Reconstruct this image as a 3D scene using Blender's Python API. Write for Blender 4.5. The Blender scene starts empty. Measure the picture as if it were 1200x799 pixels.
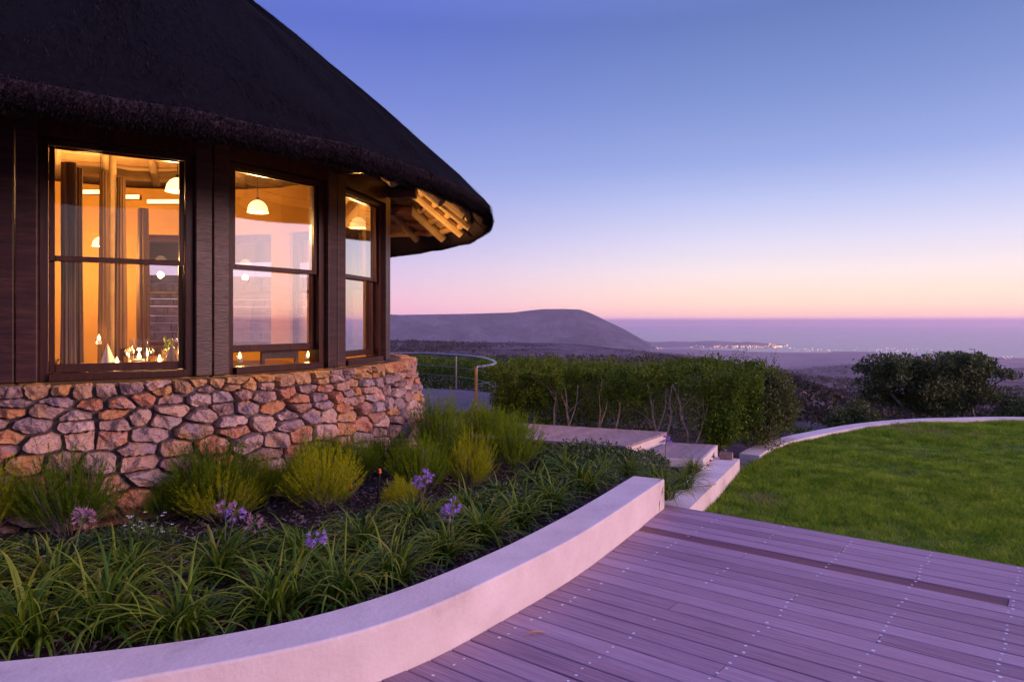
import bpy, math, random
import numpy as np
from math import sin, cos, pi, radians, sqrt, atan2, exp, floor
C = bpy.context.scene
COL = C.collection
RNG = np.random.default_rng(7)
random.seed(7)

# ------------------------------------------------------------------ camera
F, HZ, EYE = 830.0, 378.0, 1.6          # focal length and eye line in photo pixels, eye height in metres
cam = bpy.data.cameras.new('camera')
cam.lens = F / 1200 * 36
cam.sensor_width = 36
cam.shift_y = -(399.5 - HZ) / 1200
cam.clip_start = 0.05
cam.clip_end = 90000
co = bpy.data.objects.new('camera', cam)
COL.objects.link(co)
co.location = (0, 0, EYE)
co.rotation_euler = (pi / 2, 0, 0)
C.camera = co


def at(px, py, z):
    """point of a level z seen at a photo pixel: used to survey the place"""
    Y = F * (EYE - z) / (py - HZ)
    return ((px - 600) / F * Y, Y)


def lin(r, g, b):
    f = lambda c: (c / 255 / 12.92) if c <= 10 else ((c / 255 + .055) / 1.055) ** 2.4
    return (f(r), f(g), f(b), 1)


# ------------------------------------------------------------------ world: dusk sky
W = bpy.data.worlds.new('World')
C.world = W
W.use_nodes = True
nt = W.node_tree
nt.nodes.clear()
N = lambda t: nt.nodes.new(t)
L = nt.links.new
out = N('ShaderNodeOutputWorld')
tc = N('ShaderNodeTexCoord')
nrm = N('ShaderNodeVectorMath'); nrm.operation = 'NORMALIZE'
L(tc.outputs['Generated'], nrm.inputs[0])
sep = N('ShaderNodeSeparateXYZ')
L(nrm.outputs[0], sep.inputs[0])


def math_node(op, a, b=None, clamp=False):
    n = N('ShaderNodeMath'); n.operation = op; n.use_clamp = clamp
    for i, v in enumerate((a, b)):
        if v is None: continue
        if isinstance(v, (int, float)): n.inputs[i].default_value = v
        else: L(v, n.inputs[i])
    return n.outputs[0]


elev = math_node('POWER', math_node('MAXIMUM', sep.outputs['Z'], 0.0), 0.5)


def ramp(stops):
    r = N('ShaderNodeValToRGB')
    L(elev, r.inputs[0])
    e = r.color_ramp.elements
    while len(e) > 1: e.remove(e[-1])
    # low down the light crosses kilometres of haze: the bare sky behind it is brighter
    up_ = lambda p: float(np.interp(p, [0, .05, .066, .076, .09, .11, .14, .2, .28, .36, .46, .60, .66, .78, 1], [.9, 1.0, 1.6, 2.0, 1.85, 1.47, 1.28, 1.15, 1.13, 1.14, 1.12, 1.04, 1.02, 1.35, 1.5]))
    br = lambda p, c: (*[v * up_(p) for v in lin(*c)[:3]], 1)
    e[0].position = stops[0][0]; e[0].color = br(*stops[0])
    for p, c in stops[1:]:
        k = e.new(p); k.color = br(p, c)
    return r.outputs[0]


right = ramp([(0.0, (236, 176, 170)), (.05, (248, 178, 160)), (.07, (250, 182, 166)), (.09, (252, 192, 172)), (.11, (255, 202, 172)), (.19, (255, 224, 202)), (.26, (240, 224, 226)),
              (.33, (213, 209, 234)), (.40, (178, 187, 230)), (.46, (143, 160, 218)), (.54, (117, 139, 202)), (.62, (94, 118, 184)), (.72, (112, 126, 212)), (1, (136, 142, 238))])
left = ramp([(0.0, (215, 150, 180)), (.05, (226, 156, 184)), (.07, (232, 164, 188)), (.09, (234, 170, 192)), (.14, (236, 178, 202)), (.22, (220, 184, 216)), (.28, (200, 180, 222)),
             (.34, (172, 166, 220)), (.40, (150, 156, 216)), (.46, (130, 144, 212)), (.54, (108, 124, 206)), (.62, (84, 103, 198)), (.72, (108, 122, 214)), (1, (136, 142, 238))])
# share of the glow side: +x is where the sun went down
az = N('ShaderNodeMapRange'); az.interpolation_type = 'SMOOTHSTEP'
hl = math_node('SQRT', math_node('ADD', math_node('MULTIPLY', sep.outputs['X'], sep.outputs['X']), math_node('MULTIPLY', sep.outputs['Y'], sep.outputs['Y'])))
xh = math_node('DIVIDE', sep.outputs['X'], math_node('MAXIMUM', hl, .001))
L(xh, az.inputs['Value'])
az.inputs['From Min'].default_value = -.35
az.inputs['From Max'].default_value = .38
mx = N('ShaderNodeMix'); mx.data_type = 'RGBA'
L(az.outputs['Result'], mx.inputs['Factor'])
L(left, mx.inputs['A']); L(right, mx.inputs['B'])
# afterglow: the sky gets brighter towards where the sun set (right of the frame)
gl = N('ShaderNodeVectorMath'); gl.operation = 'DOT_PRODUCT'
L(nrm.outputs[0], gl.inputs[0])
sd = np.array((.95, -.22, .06)); sd /= np.linalg.norm(sd)
gl.inputs[1].default_value = sd
gp = math_node('POWER', math_node('MAXIMUM', gl.outputs['Value'], 0.0), 6.0)
gcol = N('ShaderNodeMix'); gcol.data_type = 'RGBA'; gcol.blend_type = 'ADD'
gcol.inputs['Factor'].default_value = 1
gs = N('ShaderNodeVectorMath'); gs.operation = 'SCALE'
gs.inputs[0].default_value = (2.3, 1.45, 1.6)
L(gp, gs.inputs['Scale'])
L(mx.outputs['Result'], gcol.inputs['A'])
L(gs.outputs[0], gcol.inputs['B'])
bg = N('ShaderNodeBackground')
L(gcol.outputs['Result'], bg.inputs['Color'])
SKY = 1.0
bg.inputs['Strength'].default_value = SKY
sky = N('ShaderNodeTexSky'); sky.sky_type = 'NISHITA'; sky.sun_disc = False
sky.sun_elevation = radians(1.0)
sky.sun_rotation = radians(108)
sky.altitude = 200
bg2 = N('ShaderNodeBackground'); bg2.inputs['Strength'].default_value = .05
L(sky.outputs[0], bg2.inputs['Color'])
ad = N('ShaderNodeAddShader')
L(bg.outputs[0], ad.inputs[0]); L(bg2.outputs[0], ad.inputs[1])
L(ad.outputs[0], out.inputs['Surface'])

sun = bpy.data.lights.new('afterglow', 'SUN')
sun.energy = 2.5
sun.angle = radians(22)
sun.color = (1, .60, .60)
so = bpy.data.objects.new('afterglow', sun)
COL.objects.link(so)
from mathutils import Vector, Matrix
so.rotation_euler = Vector((-.88, .36, -.21)).to_track_quat('-Z', 'Y').to_euler()

vs = C.view_settings
vs.view_transform = 'Standard'
vs.look = 'None'
vs.exposure = 0.0
vs.gamma = 1
vs.use_curve_mapping = False
C.cycles.use_denoising = True
C.cycles.max_bounces = 8
C.cycles.diffuse_bounces = 3
C.cycles.volume_bounces = 2
C.cycles.glossy_bounces = 4
C.cycles.transmission_bounces = 4
C.cycles.transparent_max_bounces = 24
C.cycles.sample_clamp_indirect = 6
C.cycles.caustics_reflective = False
C.cycles.caustics_refractive = False


# ------------------------------------------------------------------ materials
def material(name, cols, scale=4.0, rough=.7, bump=0.0, bump_scale=None, island=0.0, stretch=(1, 1, 1), spec=.4, detail=4.0, translucent=0.0, contrast=1.0, metallic=0.0, rot=(0, 0, 0), bump_dist=.02, coat=0.0):
    m = bpy.data.materials.new(name)
    m.use_nodes = True
    t = m.node_tree
    n, l = t.nodes.new, t.links.new
    p = t.nodes['Principled BSDF']
    p.inputs['Roughness'].default_value = rough
    p.inputs['Specular IOR Level'].default_value = spec
    p.inputs['Metallic'].default_value = metallic
    p.inputs['Coat Weight'].default_value = coat
    tx = n('ShaderNodeTexCoord')
    mp = n('ShaderNodeMapping')
    mp.inputs['Scale'].default_value = stretch
    mp.inputs['Rotation'].default_value = rot
    l(tx.outputs['Object'], mp.inputs['Vector'])
    no = n('ShaderNodeTexNoise')
    no.inputs['Scale'].default_value = scale
    no.inputs['Detail'].default_value = detail
    no.inputs['Roughness'].default_value = .72 if name == 'grass' else .62
    l(mp.outputs[0], no.inputs['Vector'])
    mr = n('ShaderNodeMapRange')
    mr.inputs['From Min'].default_value = .5 - .25 / contrast
    mr.inputs['From Max'].default_value = .5 + .25 / contrast
    l(no.outputs['Fac'], mr.inputs['Value'])
    fac = mr.outputs['Result']
    if island > 0:
        g = n('ShaderNodeNewGeometry')
        mi = n('ShaderNodeMix')
        mi.inputs['Factor'].default_value = island
        l(fac, mi.inputs['A'])
        l(g.outputs['Random Per Island'], mi.inputs['B'])
        fac = mi.outputs['Result']
    cr = n('ShaderNodeValToRGB')
    e = cr.color_ramp.elements
    while len(e) > 1: e.remove(e[-1])
    for i, c in enumerate(cols):
        k = e[0] if i == 0 else e.new(i / max(1, len(cols) - 1))
        k.position = i / max(1, len(cols) - 1)
        k.color = (*c[:3], 1)
    l(fac, cr.inputs[0])
    l(cr.outputs[0], p.inputs['Base Color'])
    if bump:
        nb = n('ShaderNodeTexNoise')
        nb.inputs['Scale'].default_value = bump_scale or scale * 4
        nb.inputs['Detail'].default_value = 6
        l(mp.outputs[0], nb.inputs['Vector'])
        b = n('ShaderNodeBump')
        b.inputs['Strength'].default_value = bump
        b.inputs['Distance'].default_value = bump_dist
        l(nb.outputs['Fac'], b.inputs['Height'])
        l(b.outputs[0], p.inputs['Normal'])
    if translucent:
        tr = n('ShaderNodeBsdfTranslucent')
        l(cr.outputs[0], tr.inputs['Color'])
        ms = n('ShaderNodeMixShader')
        ms.inputs[0].default_value = translucent
        l(p.outputs[0], ms.inputs[1]); l(tr.outputs[0], ms.inputs[2])
        l(ms.outputs[0], t.nodes['Material Output'].inputs['Surface'])
    return m


def glow(name, col, strength):
    m = bpy.data.materials.new(name); m.use_nodes = True
    p = m.node_tree.nodes['Principled BSDF']
    p.inputs['Base Color'].default_value = (*col, 1)
    p.inputs['Emission Color'].default_value = (*col, 1)
    p.inputs['Emission Strength'].default_value = strength
    return m


def glass_sheet(name, base=.10, tint=(1, 1, 1), gain=1.0):
    """a thin pane: lets light through, mirrors the sky more the flatter it is seen"""
    m = bpy.data.materials.new(name); m.use_nodes = True
    t = m.node_tree; n, l = t.nodes.new, t.links.new
    t.nodes.remove(t.nodes['Principled BSDF'])
    tr = n('ShaderNodeBsdfTransparent'); tr.inputs[0].default_value = (*tint, 1)
    gl_ = n('ShaderNodeBsdfGlossy'); gl_.inputs['Roughness'].default_value = .008
    fr = n('ShaderNodeLayerWeight'); fr.inputs['Blend'].default_value = .5
    mr = n('ShaderNodeMapRange')
    mr.inputs['From Min'].default_value = .0; mr.inputs['From Max'].default_value = 1
    mr.inputs['To Min'].default_value = base; mr.inputs['To Max'].default_value = base + gain
    mr.clamp = True
    l(fr.outputs['Facing'], mr.inputs['Value'])
    mn = n('ShaderNodeMath'); mn.operation = 'MINIMUM'; mn.inputs[1].default_value = 1.0
    l(mr.outputs[0], mn.inputs[0])
    ms = n('ShaderNodeMixShader')
    l(mn.outputs[0], ms.inputs[0]); l(tr.outputs[0], ms.inputs[1]); l(gl_.outputs[0], ms.inputs[2])
    l(ms.outputs[0], t.nodes['Material Output'].inputs['Surface'])
    return m


MAT = dict(
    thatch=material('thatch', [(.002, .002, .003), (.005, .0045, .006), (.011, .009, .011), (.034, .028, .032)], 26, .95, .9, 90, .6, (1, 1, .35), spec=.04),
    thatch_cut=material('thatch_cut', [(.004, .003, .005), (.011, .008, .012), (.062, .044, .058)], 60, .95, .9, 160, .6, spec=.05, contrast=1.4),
    dark_wood=material('dark_wood', [(.014, .0035, .003), (.032, .0085, .006), (.065, .018, .012)], 5, .3, .25, 30, .25, (6, 6, .6), spec=.22, bump_dist=.006),
    post_wood=material('post_wood', [(.014, .004, .004), (.036, .012, .010), (.085, .032, .026)], 3, .42, .7, 12, .2, (1, 1, 9), spec=.35, bump_dist=.006),
    pale_wood=material('pale_wood', [(.30, .19, .09), (.44, .29, .14), (.56, .40, .22)], 4, .6, .3, 30, .3, (1, 1, 1)),
    rafter_wood=material('rafter_wood', [(.26, .17, .09), (.40, .28, .15), (.52, .39, .22)], 6, .6, .4, 30, .3),
    stone=material('stone', [(.34, .22, .19), (.42, .18, .09), (.46, .25, .11), (.26, .18, .20), (.40, .26, .22), (.17, .10, .10), (.50, .35, .31), (.40, .15, .07), (.30, .23, .25), (.48, .30, .22), (.28, .13, .10), (.36, .27, .27)], 8, .85, 1.0, 30, .84, spec=.25, contrast=1.0, bump_dist=.03),
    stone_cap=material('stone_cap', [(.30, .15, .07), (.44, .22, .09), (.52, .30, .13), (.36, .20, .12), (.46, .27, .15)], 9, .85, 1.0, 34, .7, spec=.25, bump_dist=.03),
    mortar=material('mortar', [(.07, .058, .058), (.12, .10, .10), (.17, .145, .145)], 9, .9, .8, 60, spec=.2),
    stucco=material('stucco', [(.36, .29, .27), (.56, .46, .43), (.62, .52, .49), (.66, .56, .53)], 2.6, .8, .4, 45, spec=.25, detail=7, bump_dist=.008),
    plaster=material('plaster', [(.27, .155, .035), (.34, .20, .05)], 2, .8),
    deck=material('deck', [(.17, .085, .12), (.28, .16, .205), (.38, .235, .29), (.47, .32, .38)], 4.5, .55, .8, 14, .42, (.5, 16, 4), spec=.3, detail=9, bump_dist=.008, contrast=1.35),
    deck_red=material('deck_red', [(.11, .030, .038), (.15, .045, .055), (.20, .07, .075)], 3, .55, .5, 16, 0, (.7, 14, 4), bump_dist=.006),
    screw=material('screw', [(.66, .64, .66), (.8, .78, .8)], 40, .4, metallic=.25),
    under=material('under_deck', [(.015, .012, .012), (.03, .025, .022)], 5, .9),
    plank=material('plank', [(.17, .12, .12), (.27, .20, .20), (.36, .28, .28)], 3, .6, .5, 16, .3, (10, 1, 4), detail=7, bump_dist=.006),
    paving=material('paving', [(.09, .07, .085), (.13, .105, .12), (.17, .14, .155)], 3, .8, .3, 30, detail=7),
    soil=material('soil', [(.012, .008, .008), (.035, .022, .020), (.075, .052, .05)], 16, .95, .9, 70, spec=.15),
    chip=material('chip', [(.02, .013, .011), (.06, .038, .032), (.14, .10, .09), (.26, .21, .20)], 9, .85, .3, 60, .85),
    lawn_soil=material('lawn_soil', [(.05, .085, .012), (.10, .15, .025)], 9, .95, .4, 60),
    grass=material('grass', [(.04, .10, .008), (.135, .25, .014), (.25, .37, .026), (.42, .47, .07)], 5, .6, island=.42, translucent=.45, contrast=2.2, detail=9, spec=.08),
    grass_dry=material('grass_dry', [(.16, .15, .04), (.26, .22, .08), (.38, .31, .13)], 5, .7, island=.6, translucent=.3, spec=.08),
    strap=material('strap_leaf', [(.014, .046, .005), (.042, .105, .008), (.10, .18, .012), (.18, .24, .022), (.30, .24, .08)], 2, .42, island=.75, translucent=.35, spec=.2),
    needle_dark=material('needle_dark', [(.05, .10, .008), (.10, .175, .010), (.16, .24, .014)], 3, .6, island=.6, translucent=.45, spec=.06),
    needle_mid=material('needle_mid', [(.085, .15, .008), (.16, .25, .011), (.26, .34, .016)], 3, .6, island=.6, translucent=.45, spec=.06),
    needle_lime=material('needle_lime', [(.17, .21, .008), (.32, .36, .010), (.50, .48, .02)], 3, .6, island=.6, translucent=.45, spec=.06),
    needle_dry=material('needle_dry', [(.09, .065, .03), (.14, .12, .035), (.2, .17, .06)], 3, .7, island=.7, translucent=.3),
    hedge=material('hedge_leaf', [(.020, .048, .006), (.055, .105, .009), (.11, .17, .013), (.19, .22, .022)], 1.6, .5, island=.6, translucent=.25, spec=.12, contrast=1.3),
    olive=material('olive_leaf', [(.045, .060, .014), (.085, .105, .020), (.15, .155, .032)], 1.6, .55, island=.6, translucent=.25, contrast=1.3),
    tree_leaf=material('tree_leaf', [(.016, .032, .007), (.048, .078, .011), (.085, .10, .020), (.12, .09, .036)], 1.1, .6, island=.45, translucent=.15, contrast=1.4),
    cover=material('cover_leaf', [(.018, .045, .010), (.035, .080, .014), (.07, .12, .022), (.19, .20, .15)], 2, .45, island=.8, translucent=.2, spec=.25),
    bark=material('bark', [(.13, .09, .065), (.26, .19, .145), (.40, .32, .26)], 14, .85, .6, 60),
    bark_dark=material('bark_dark', [(.06, .045, .045), (.14, .11, .11), (.26, .21, .21)], 5, .9, .4, 30),
    violet=material('violet_petal', [(.22, .11, .46), (.36, .20, .62), (.52, .32, .74)], 20, .5, island=.8, translucent=.35),
    pinkp=material('pink_petal', [(.22, .09, .20), (.36, .18, .28), (.42, .28, .28)], 20, .5, island=.8, translucent=.35),
    white=material('white_petal', [(.6, .6, .55), (.75, .75, .7)], 20, .5, translucent=.2),
    stem=material('stem', [(.06, .10, .02), (.11, .14, .04)], 8, .6),
    black=material('black_plastic', [(.012, .012, .013), (.02, .02, .022)], 8, .5),
    orange=material('orange_cap', [(.55, .10, .015), (.65, .16, .02)], 8, .5),
    steel=material('steel', [(.26, .24, .25), (.36, .34, .35)], 6, .36, metallic=.8),
    linen=material('linen', [(.62, .60, .58), (.74, .72, .70)], 12, .9, .3, 60),
    curtain=material('curtain', [(.035, .018, .009), (.085, .045, .02), (.17, .10, .05)], 3, .85, .2, 90, 0, (4, 4, .3)),
    sheer=material('sheer', [(.08, .05, .03), (.35, .25, .16)], 30, .85, .2, 90, 0, (1, 1, .02), translucent=.3, contrast=2),
    leaf_dead=material('dead_leaf', [(.42, .20, .07), (.55, .30, .12)], 20, .7),
    brick=material('block', [(.20, .09, .06), (.34, .20, .15)], 14, .8, .6, 40),
    fynbos=material('fynbos', [(.025, .020, .025), (.07, .048, .058), (.15, .10, .115), (.095, .07, .07)], .012, .95, .9, .06, detail=9, spec=.1, contrast=1.5, bump_dist=14),
    scrub=material('scrub_leaf', [(.012, .014, .010), (.030, .030, .018), (.06, .05, .035), (.08, .05, .055)], .05, .8, island=.6, translucent=.1, spec=.05),
    hazed_plain=material('hazed_coastal_plain', [(.10, .075, .08), (.20, .15, .155), (.28, .22, .21)], .004, .95, .3, .03, detail=8, spec=.1, bump_dist=4),  # base colour paler and pinker: part of the distance haze is painted in
    rock=material('mountain_rock', [(.016, .016, .026), (.036, .034, .050), (.085, .074, .092)], .003, .95, 1.0, .012, detail=10, spec=.1, contrast=2.2, bump_dist=60),
    glass=glass_sheet('window_glass', .03, (1, .98, .96), 1.3),
    goblet=glass_sheet('clear_glass', .04, (.97, .97, .97), .9),
    lamp=glow('lit_lamp', (1, .66, .30), 2.6),
    flame=glow('flame', (1, .55, .16), 14),
    town=glow('town_light', (1, .55, .25), 1.8),
    strip=glow('light_strip', (1, .66, .32), 2.6),
)
# the sea
m = bpy.data.materials.new('sea'); m.use_nodes = True
p = m.node_tree.nodes['Principled BSDF']
p.inputs['Base Color'].default_value = (.03, .04, .07, 1)
p.inputs['Roughness'].default_value = .25
MAT['sea'] = m


# ------------------------------------------------------------------ mesh building
class MB:
    def __init__(s):
        s.v = []; s.f = []; s.n = 0

    def add(s, verts, faces, mat=0):
        verts = np.asarray(verts, float).reshape(-1, 3)
        if isinstance(faces, np.ndarray):
            s.f.append((faces.astype(np.int64) + s.n, mat))
        else:
            by = {}
            for q in faces: by.setdefault(len(q), []).append(q)
            for q in by.values(): s.f.append((np.asarray(q, np.int64) + s.n, mat))
        s.v.append(verts); s.n += len(verts)
        return s

    def box(s, c, half, rot=0.0, mat=0, tilt=None):
        hx, hy, hz = half
        P = np.array([(x, y, z) for z in (-hz, hz) for y in (-hy, hy) for x in (-hx, hx)], float)
        if tilt is not None: P = P @ np.array(tilt.to_3x3()).T
        R = np.array([[cos(rot), -sin(rot), 0], [sin(rot), cos(rot), 0], [0, 0, 1]])
        P = P @ R.T + np.array(c)
        return s.add(P, [(0, 2, 3, 1), (4, 5, 7, 6), (0, 1, 5, 4), (2, 6, 7, 3), (0, 4, 6, 2), (1, 3, 7, 5)], mat)

    def tube(s, pts, rad, n=8, mat=0, cap=True):
        pts = np.asarray(pts, float); k = len(pts)
        rad = np.broadcast_to(np.asarray(rad, float), (k,))
        T = np.gradient(pts, axis=0); T /= np.linalg.norm(T, axis=1)[:, None] + 1e-12
        ref = np.array((0, 0, 1.0)) if abs(T[0][2]) < .9 else np.array((1.0, 0, 0))
        V = []
        a = np.arange(n) * 2 * pi / n
        u = np.cross(T[0], ref); u /= np.linalg.norm(u)
        for i in range(k):
            u = u - T[i] * (u @ T[i]); u /= np.linalg.norm(u) + 1e-12
            w = np.cross(T[i], u)
            V.append(pts[i] + rad[i] * (np.cos(a)[:, None] * u + np.sin(a)[:, None] * w))
        f = [(i * n + j, i * n + (j + 1) % n, (i + 1) * n + (j + 1) % n, (i + 1) * n + j) for i in range(k - 1) for j in range(n)]
        if cap: f += [tuple(range(n))[::-1], tuple((k - 1) * n + j for j in range(n))]
        return s.add(np.vstack(V), f, mat)

    def lathe(s, prof, n=20, c=(0, 0, 0), mat=0):
        prof = np.asarray(prof, float); k = len(prof)
        a = np.arange(n) * 2 * pi / n
        V = np.array([[r * cos(t) + c[0], r * sin(t) + c[1], z + c[2]] for r, z in prof for t in a])
        f = [(i * n + j, i * n + (j + 1) % n, (i + 1) * n + (j + 1) % n, (i + 1) * n + j) for i in range(k - 1) for j in range(n)]
        return s.add(V, f, mat)

    def prism(s, poly, z0, z1, mat=0, mat_side=None):
        """poly: list of (x, y) counter-clockwise; z1 may be a list"""
        k = len(poly)
        z0 = np.broadcast_to(z0, (k,)); z1 = np.broadcast_to(z1, (k,))
        V = [(x, y, z) for (x, y), z in zip(poly, z0)] + [(x, y, z) for (x, y), z in zip(poly, z1)]
        s.add(V, [tuple(range(k, 2 * k))], mat)
        s.add(V, [tuple(range(k))[::-1]] + [(i, (i + 1) % k, k + (i + 1) % k, k + i) for i in range(k)], mat if mat_side is None else mat_side)
        return s

    def ribbon(s, L_, R_, z0, z1, mat=0):
        """solid strip between two polylines, closed on all sides"""
        k = len(L_)
        z0 = np.broadcast_to(z0, (k,)); z1 = np.broadcast_to(z1, (k,))
        V = []
        for i in range(k):
            V += [(*L_[i], z0[i]), (*R_[i], z0[i]), (*R_[i], z1[i]), (*L_[i], z1[i])]
        f = []
        for i in range(k - 1):
            a, b = 4 * i, 4 * i + 4
            for j in range(4):
                f.append((a + j, a + (j + 1) % 4, b + (j + 1) % 4, b + j))
        f += [(3, 2, 1, 0), (4 * k - 4, 4 * k - 3, 4 * k - 2, 4 * k - 1)]
        return s.add(V, f, mat)

    def build(s, name, mats, parent=None, loc=None, smooth=False, **props):
        if not isinstance(mats, (list, tuple)): mats = [mats]
        me = bpy.data.meshes.new(name)
        V = np.vstack(s.v)
        nv = len(V)
        tot = [f.shape[1] for f, _ in s.f for _i in range(len(f))]
        li = np.concatenate([f.ravel() for f, _ in s.f])
        mi = np.concatenate([np.full(len(f), mt) for f, mt in s.f])
        tot = np.array(tot, np.int32)
        me.vertices.add(nv); me.vertices.foreach_set('co', V.astype(np.float32).ravel())
        me.loops.add(len(li)); me.loops.foreach_set('vertex_index', li.astype(np.int32))
        me.polygons.add(len(tot))
        st = np.zeros(len(tot), np.int32); st[1:] = np.cumsum(tot)[:-1]
        me.polygons.foreach_set('loop_start', st)
        me.polygons.foreach_set('material_index', mi.astype(np.int32))
        me.polygons.foreach_set('use_smooth', np.full(len(tot), smooth))
        me.update(calc_edges=True)
        me.validate()
        for k in mats: me.materials.append(MAT[k])
        return link(name, me, parent, loc, **props)


def link(name, me, parent=None, loc=None, rotz=0.0, **props):
    o = bpy.data.objects.new(name, me)
    COL.objects.link(o)
    if parent: o.parent = parent
    if loc is not None: o.location = loc
    o.rotation_euler[2] = rotz
    for k, v in props.items():
        if v is not None: o[k] = v
    return o


def thing(name, label, category, loc=(0, 0, 0), rotz=0.0, group=None):
    return link(name, None, None, loc, rotz, label=label, category=category, group=group)


def kids(o): return [c for c in bpy.data.objects if c.parent == o]


def bevel(o, w=.006, seg=2):
    b = o.modifiers.new('bevel', 'BEVEL'); b.width = w; b.segments = seg; b.limit_method = 'ANGLE'
    return o


def smoothcurve(P, n):
    """Catmull-Rom through the points"""
    P = np.asarray(P, float)
    Q = np.vstack([2 * P[0] - P[1], P, 2 * P[-1] - P[-2]])
    out = []
    m_ = len(P) - 1
    for t in np.linspace(0, m_, n):
        i = min(int(t), m_ - 1); u = t - i
        a, b, c, d = Q[i:i + 4]
        out.append(.5 * ((2 * b) + (c - a) * u + (2 * a - 5 * b + 4 * c - d) * u * u + (3 * b - a - 3 * c + d) * u ** 3))
    return np.array(out)


def inside(poly, P):
    poly = np.asarray(poly); x, y = P[:, 0], P[:, 1]
    r = np.zeros(len(P), bool); j = len(poly) - 1
    for i in range(len(poly)):
        xi, yi = poly[i]; xj, yj = poly[j]
        c = ((yi > y) != (yj > y)) & (x < (xj - xi) * (y - yi) / (yj - yi + 1e-12) + xi)
        r ^= c; j = i
    return r


def unit(v): return v / (np.linalg.norm(v, axis=-1, keepdims=True) + 1e-9)


def leaves(mb, P, size, aspect=.5, up=.3, mat=0, rng=RNG, outward=None):
    """one bent diamond-shaped leaf at each point"""
    n = len(P)
    d = rng.normal(size=(n, 3)); d[:, 2] += up
    if outward is not None: d += outward * 1.0
    d = unit(d)
    s_ = unit(np.cross(d, rng.normal(size=(n, 3))))
    nn = np.cross(d, s_)
    sz = (size * rng.uniform(.6, 1.35, n))[:, None]
    V = np.stack([P, P + d * sz * .5 + s_ * sz * aspect * .5 + nn * sz * .08, P + d * sz - nn * sz * .05, P + d * sz * .5 - s_ * sz * aspect * .5 + nn * sz * .08], 1).reshape(-1, 3)
    mb.add(V, np.arange(4 * n).reshape(n, 4), mat)


def vnoise(P, scale, seed=0):
    """cheap smooth 3-D noise from sines"""
    r = np.random.default_rng(seed)
    v = np.zeros(len(P))
    for k in range(10):
        w = r.normal(size=3); w = w / np.linalg.norm(w) * scale * r.uniform(.6, 2.2)
        v += np.sin(P @ w + r.uniform(0, 6.28)) / 10 ** .5
    return v


# ------------------------------------------------------------------ far land, sea and air
SEA = -200.0
R_KEYS = [(0, None)]


def terrain_z(r, azim):
    """height of the land at distance r, azimuth azim (0 = straight ahead, + = right)"""
    x = np.tan(np.clip(azim, -1.2, 1.2)) * F + 600        # only to place the ridge where it stands
    ridge = np.interp(x, [300, 470, 620, 700, 800, 900, 1000, 1100, 1300], [20, 22, 26.5, 30, 38, 54, 62, 60, 58])
    wl = np.clip((1010 - x) / 110, 0, 1); wl = wl * wl * (3 - 2 * wl)
    wl = np.where(np.abs(azim) > 1.2, 0, wl)
    lr = np.log(np.maximum(r, 14))
    lg = np.log
    right_ = np.interp(lr, lg([14, 20, 40, 150, 500, 1500, 3000, 4300, 5600, 6200]), [122, 116, 104, 92, 76, 57, 46, 37, 29.6, 29])
    dl = np.interp(lr, lg([14, 40, 100, 300, 700, 900]), [122, 90, 66, 50, 40, 34])
    a = np.interp(lr, lg([700, 900, 1200]), [0, .45, 1]); b = np.interp(lr, lg([1200, 1700, 2500]), [0, .55, 1])
    far = np.interp(lr, lg([1200, 2500, 4000, 5600, 6200]), [60, 58, 41.5, 29.6, 29])
    left_ = np.where(lr < lg(1200), np.maximum(dl, ridge + 6) * (1 - a) + ridge * a, ridge * (1 - b) + far * b)
    dy = left_ * wl + right_ * (1 - wl)
    z = EYE - r * dy / F
    z = np.where(r < 14, -.47, z)
    return z


na, ringsr = 960, np.concatenate([[0.5, 6, 11, 13, 14, 15, 16.5], np.geomspace(18, 6200, 120)])
A = np.concatenate([np.linspace(-.75, .85, 640), np.linspace(.85, 2 * pi - .75, 162)[1:-1]])
na = len(A)
RR, AA = np.meshgrid(ringsr, A, indexing='ij')
Z = terrain_z(RR, AA)
PX, PY = RR * np.sin(AA), RR * np.cos(AA)
P3 = np.stack([PX.ravel(), PY.ravel(), np.zeros(PX.size)], 1)
und = (vnoise(P3, .02, 3) * .0022 + vnoise(P3, .005, 4) * .0030 + vnoise(P3, .0016, 9) * .003).reshape(RR.shape)
Z += und * RR * np.clip((RR - 30) / 300, 0, 1) * np.clip((5200 - RR) / 2500, .06, 1)
coast = 5500 + 260 * np.sin(AA * 9 + 1) + 120 * np.sin(AA * 31) - np.clip((AA - .47) * 4200, -50, 900) + np.where((AA > .12) & (AA < .4), 1700 * np.clip(np.minimum((AA - .12) / .04, (.4 - AA) / .02), 0, 1), 0) * 0
Z = np.where(RR > coast, np.minimum(Z, SEA - 3), np.maximum(Z, SEA + np.clip((coast - RR) / 120, .5, 4)) * (RR > 2000) + Z * (RR <= 2000))
mb = MB()
nr = len(ringsr)
idx = np.arange(nr * na).reshape(nr, na)
q = np.stack([idx[:-1], idx[1:], np.roll(idx, -1, 1)[1:], np.roll(idx, -1, 1)[:-1]], -1).reshape(-1, 4)
mb.add(np.stack([PX, PY, Z], -1), q[:, ::-1])
qz = Z.ravel()[q].mean(1); qr = RR.ravel()[q].mean(1)
hazed_plain = (qr > 2500) & (qz < SEA + 75)  # far low land takes the colour with haze painted in
mb.f = [(q[~hazed_plain][:, ::-1], 0), (q[hazed_plain][:, ::-1], 1)]
mb.build('hills', ['fynbos', 'hazed_plain'], smooth=True, kind='structure')

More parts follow.
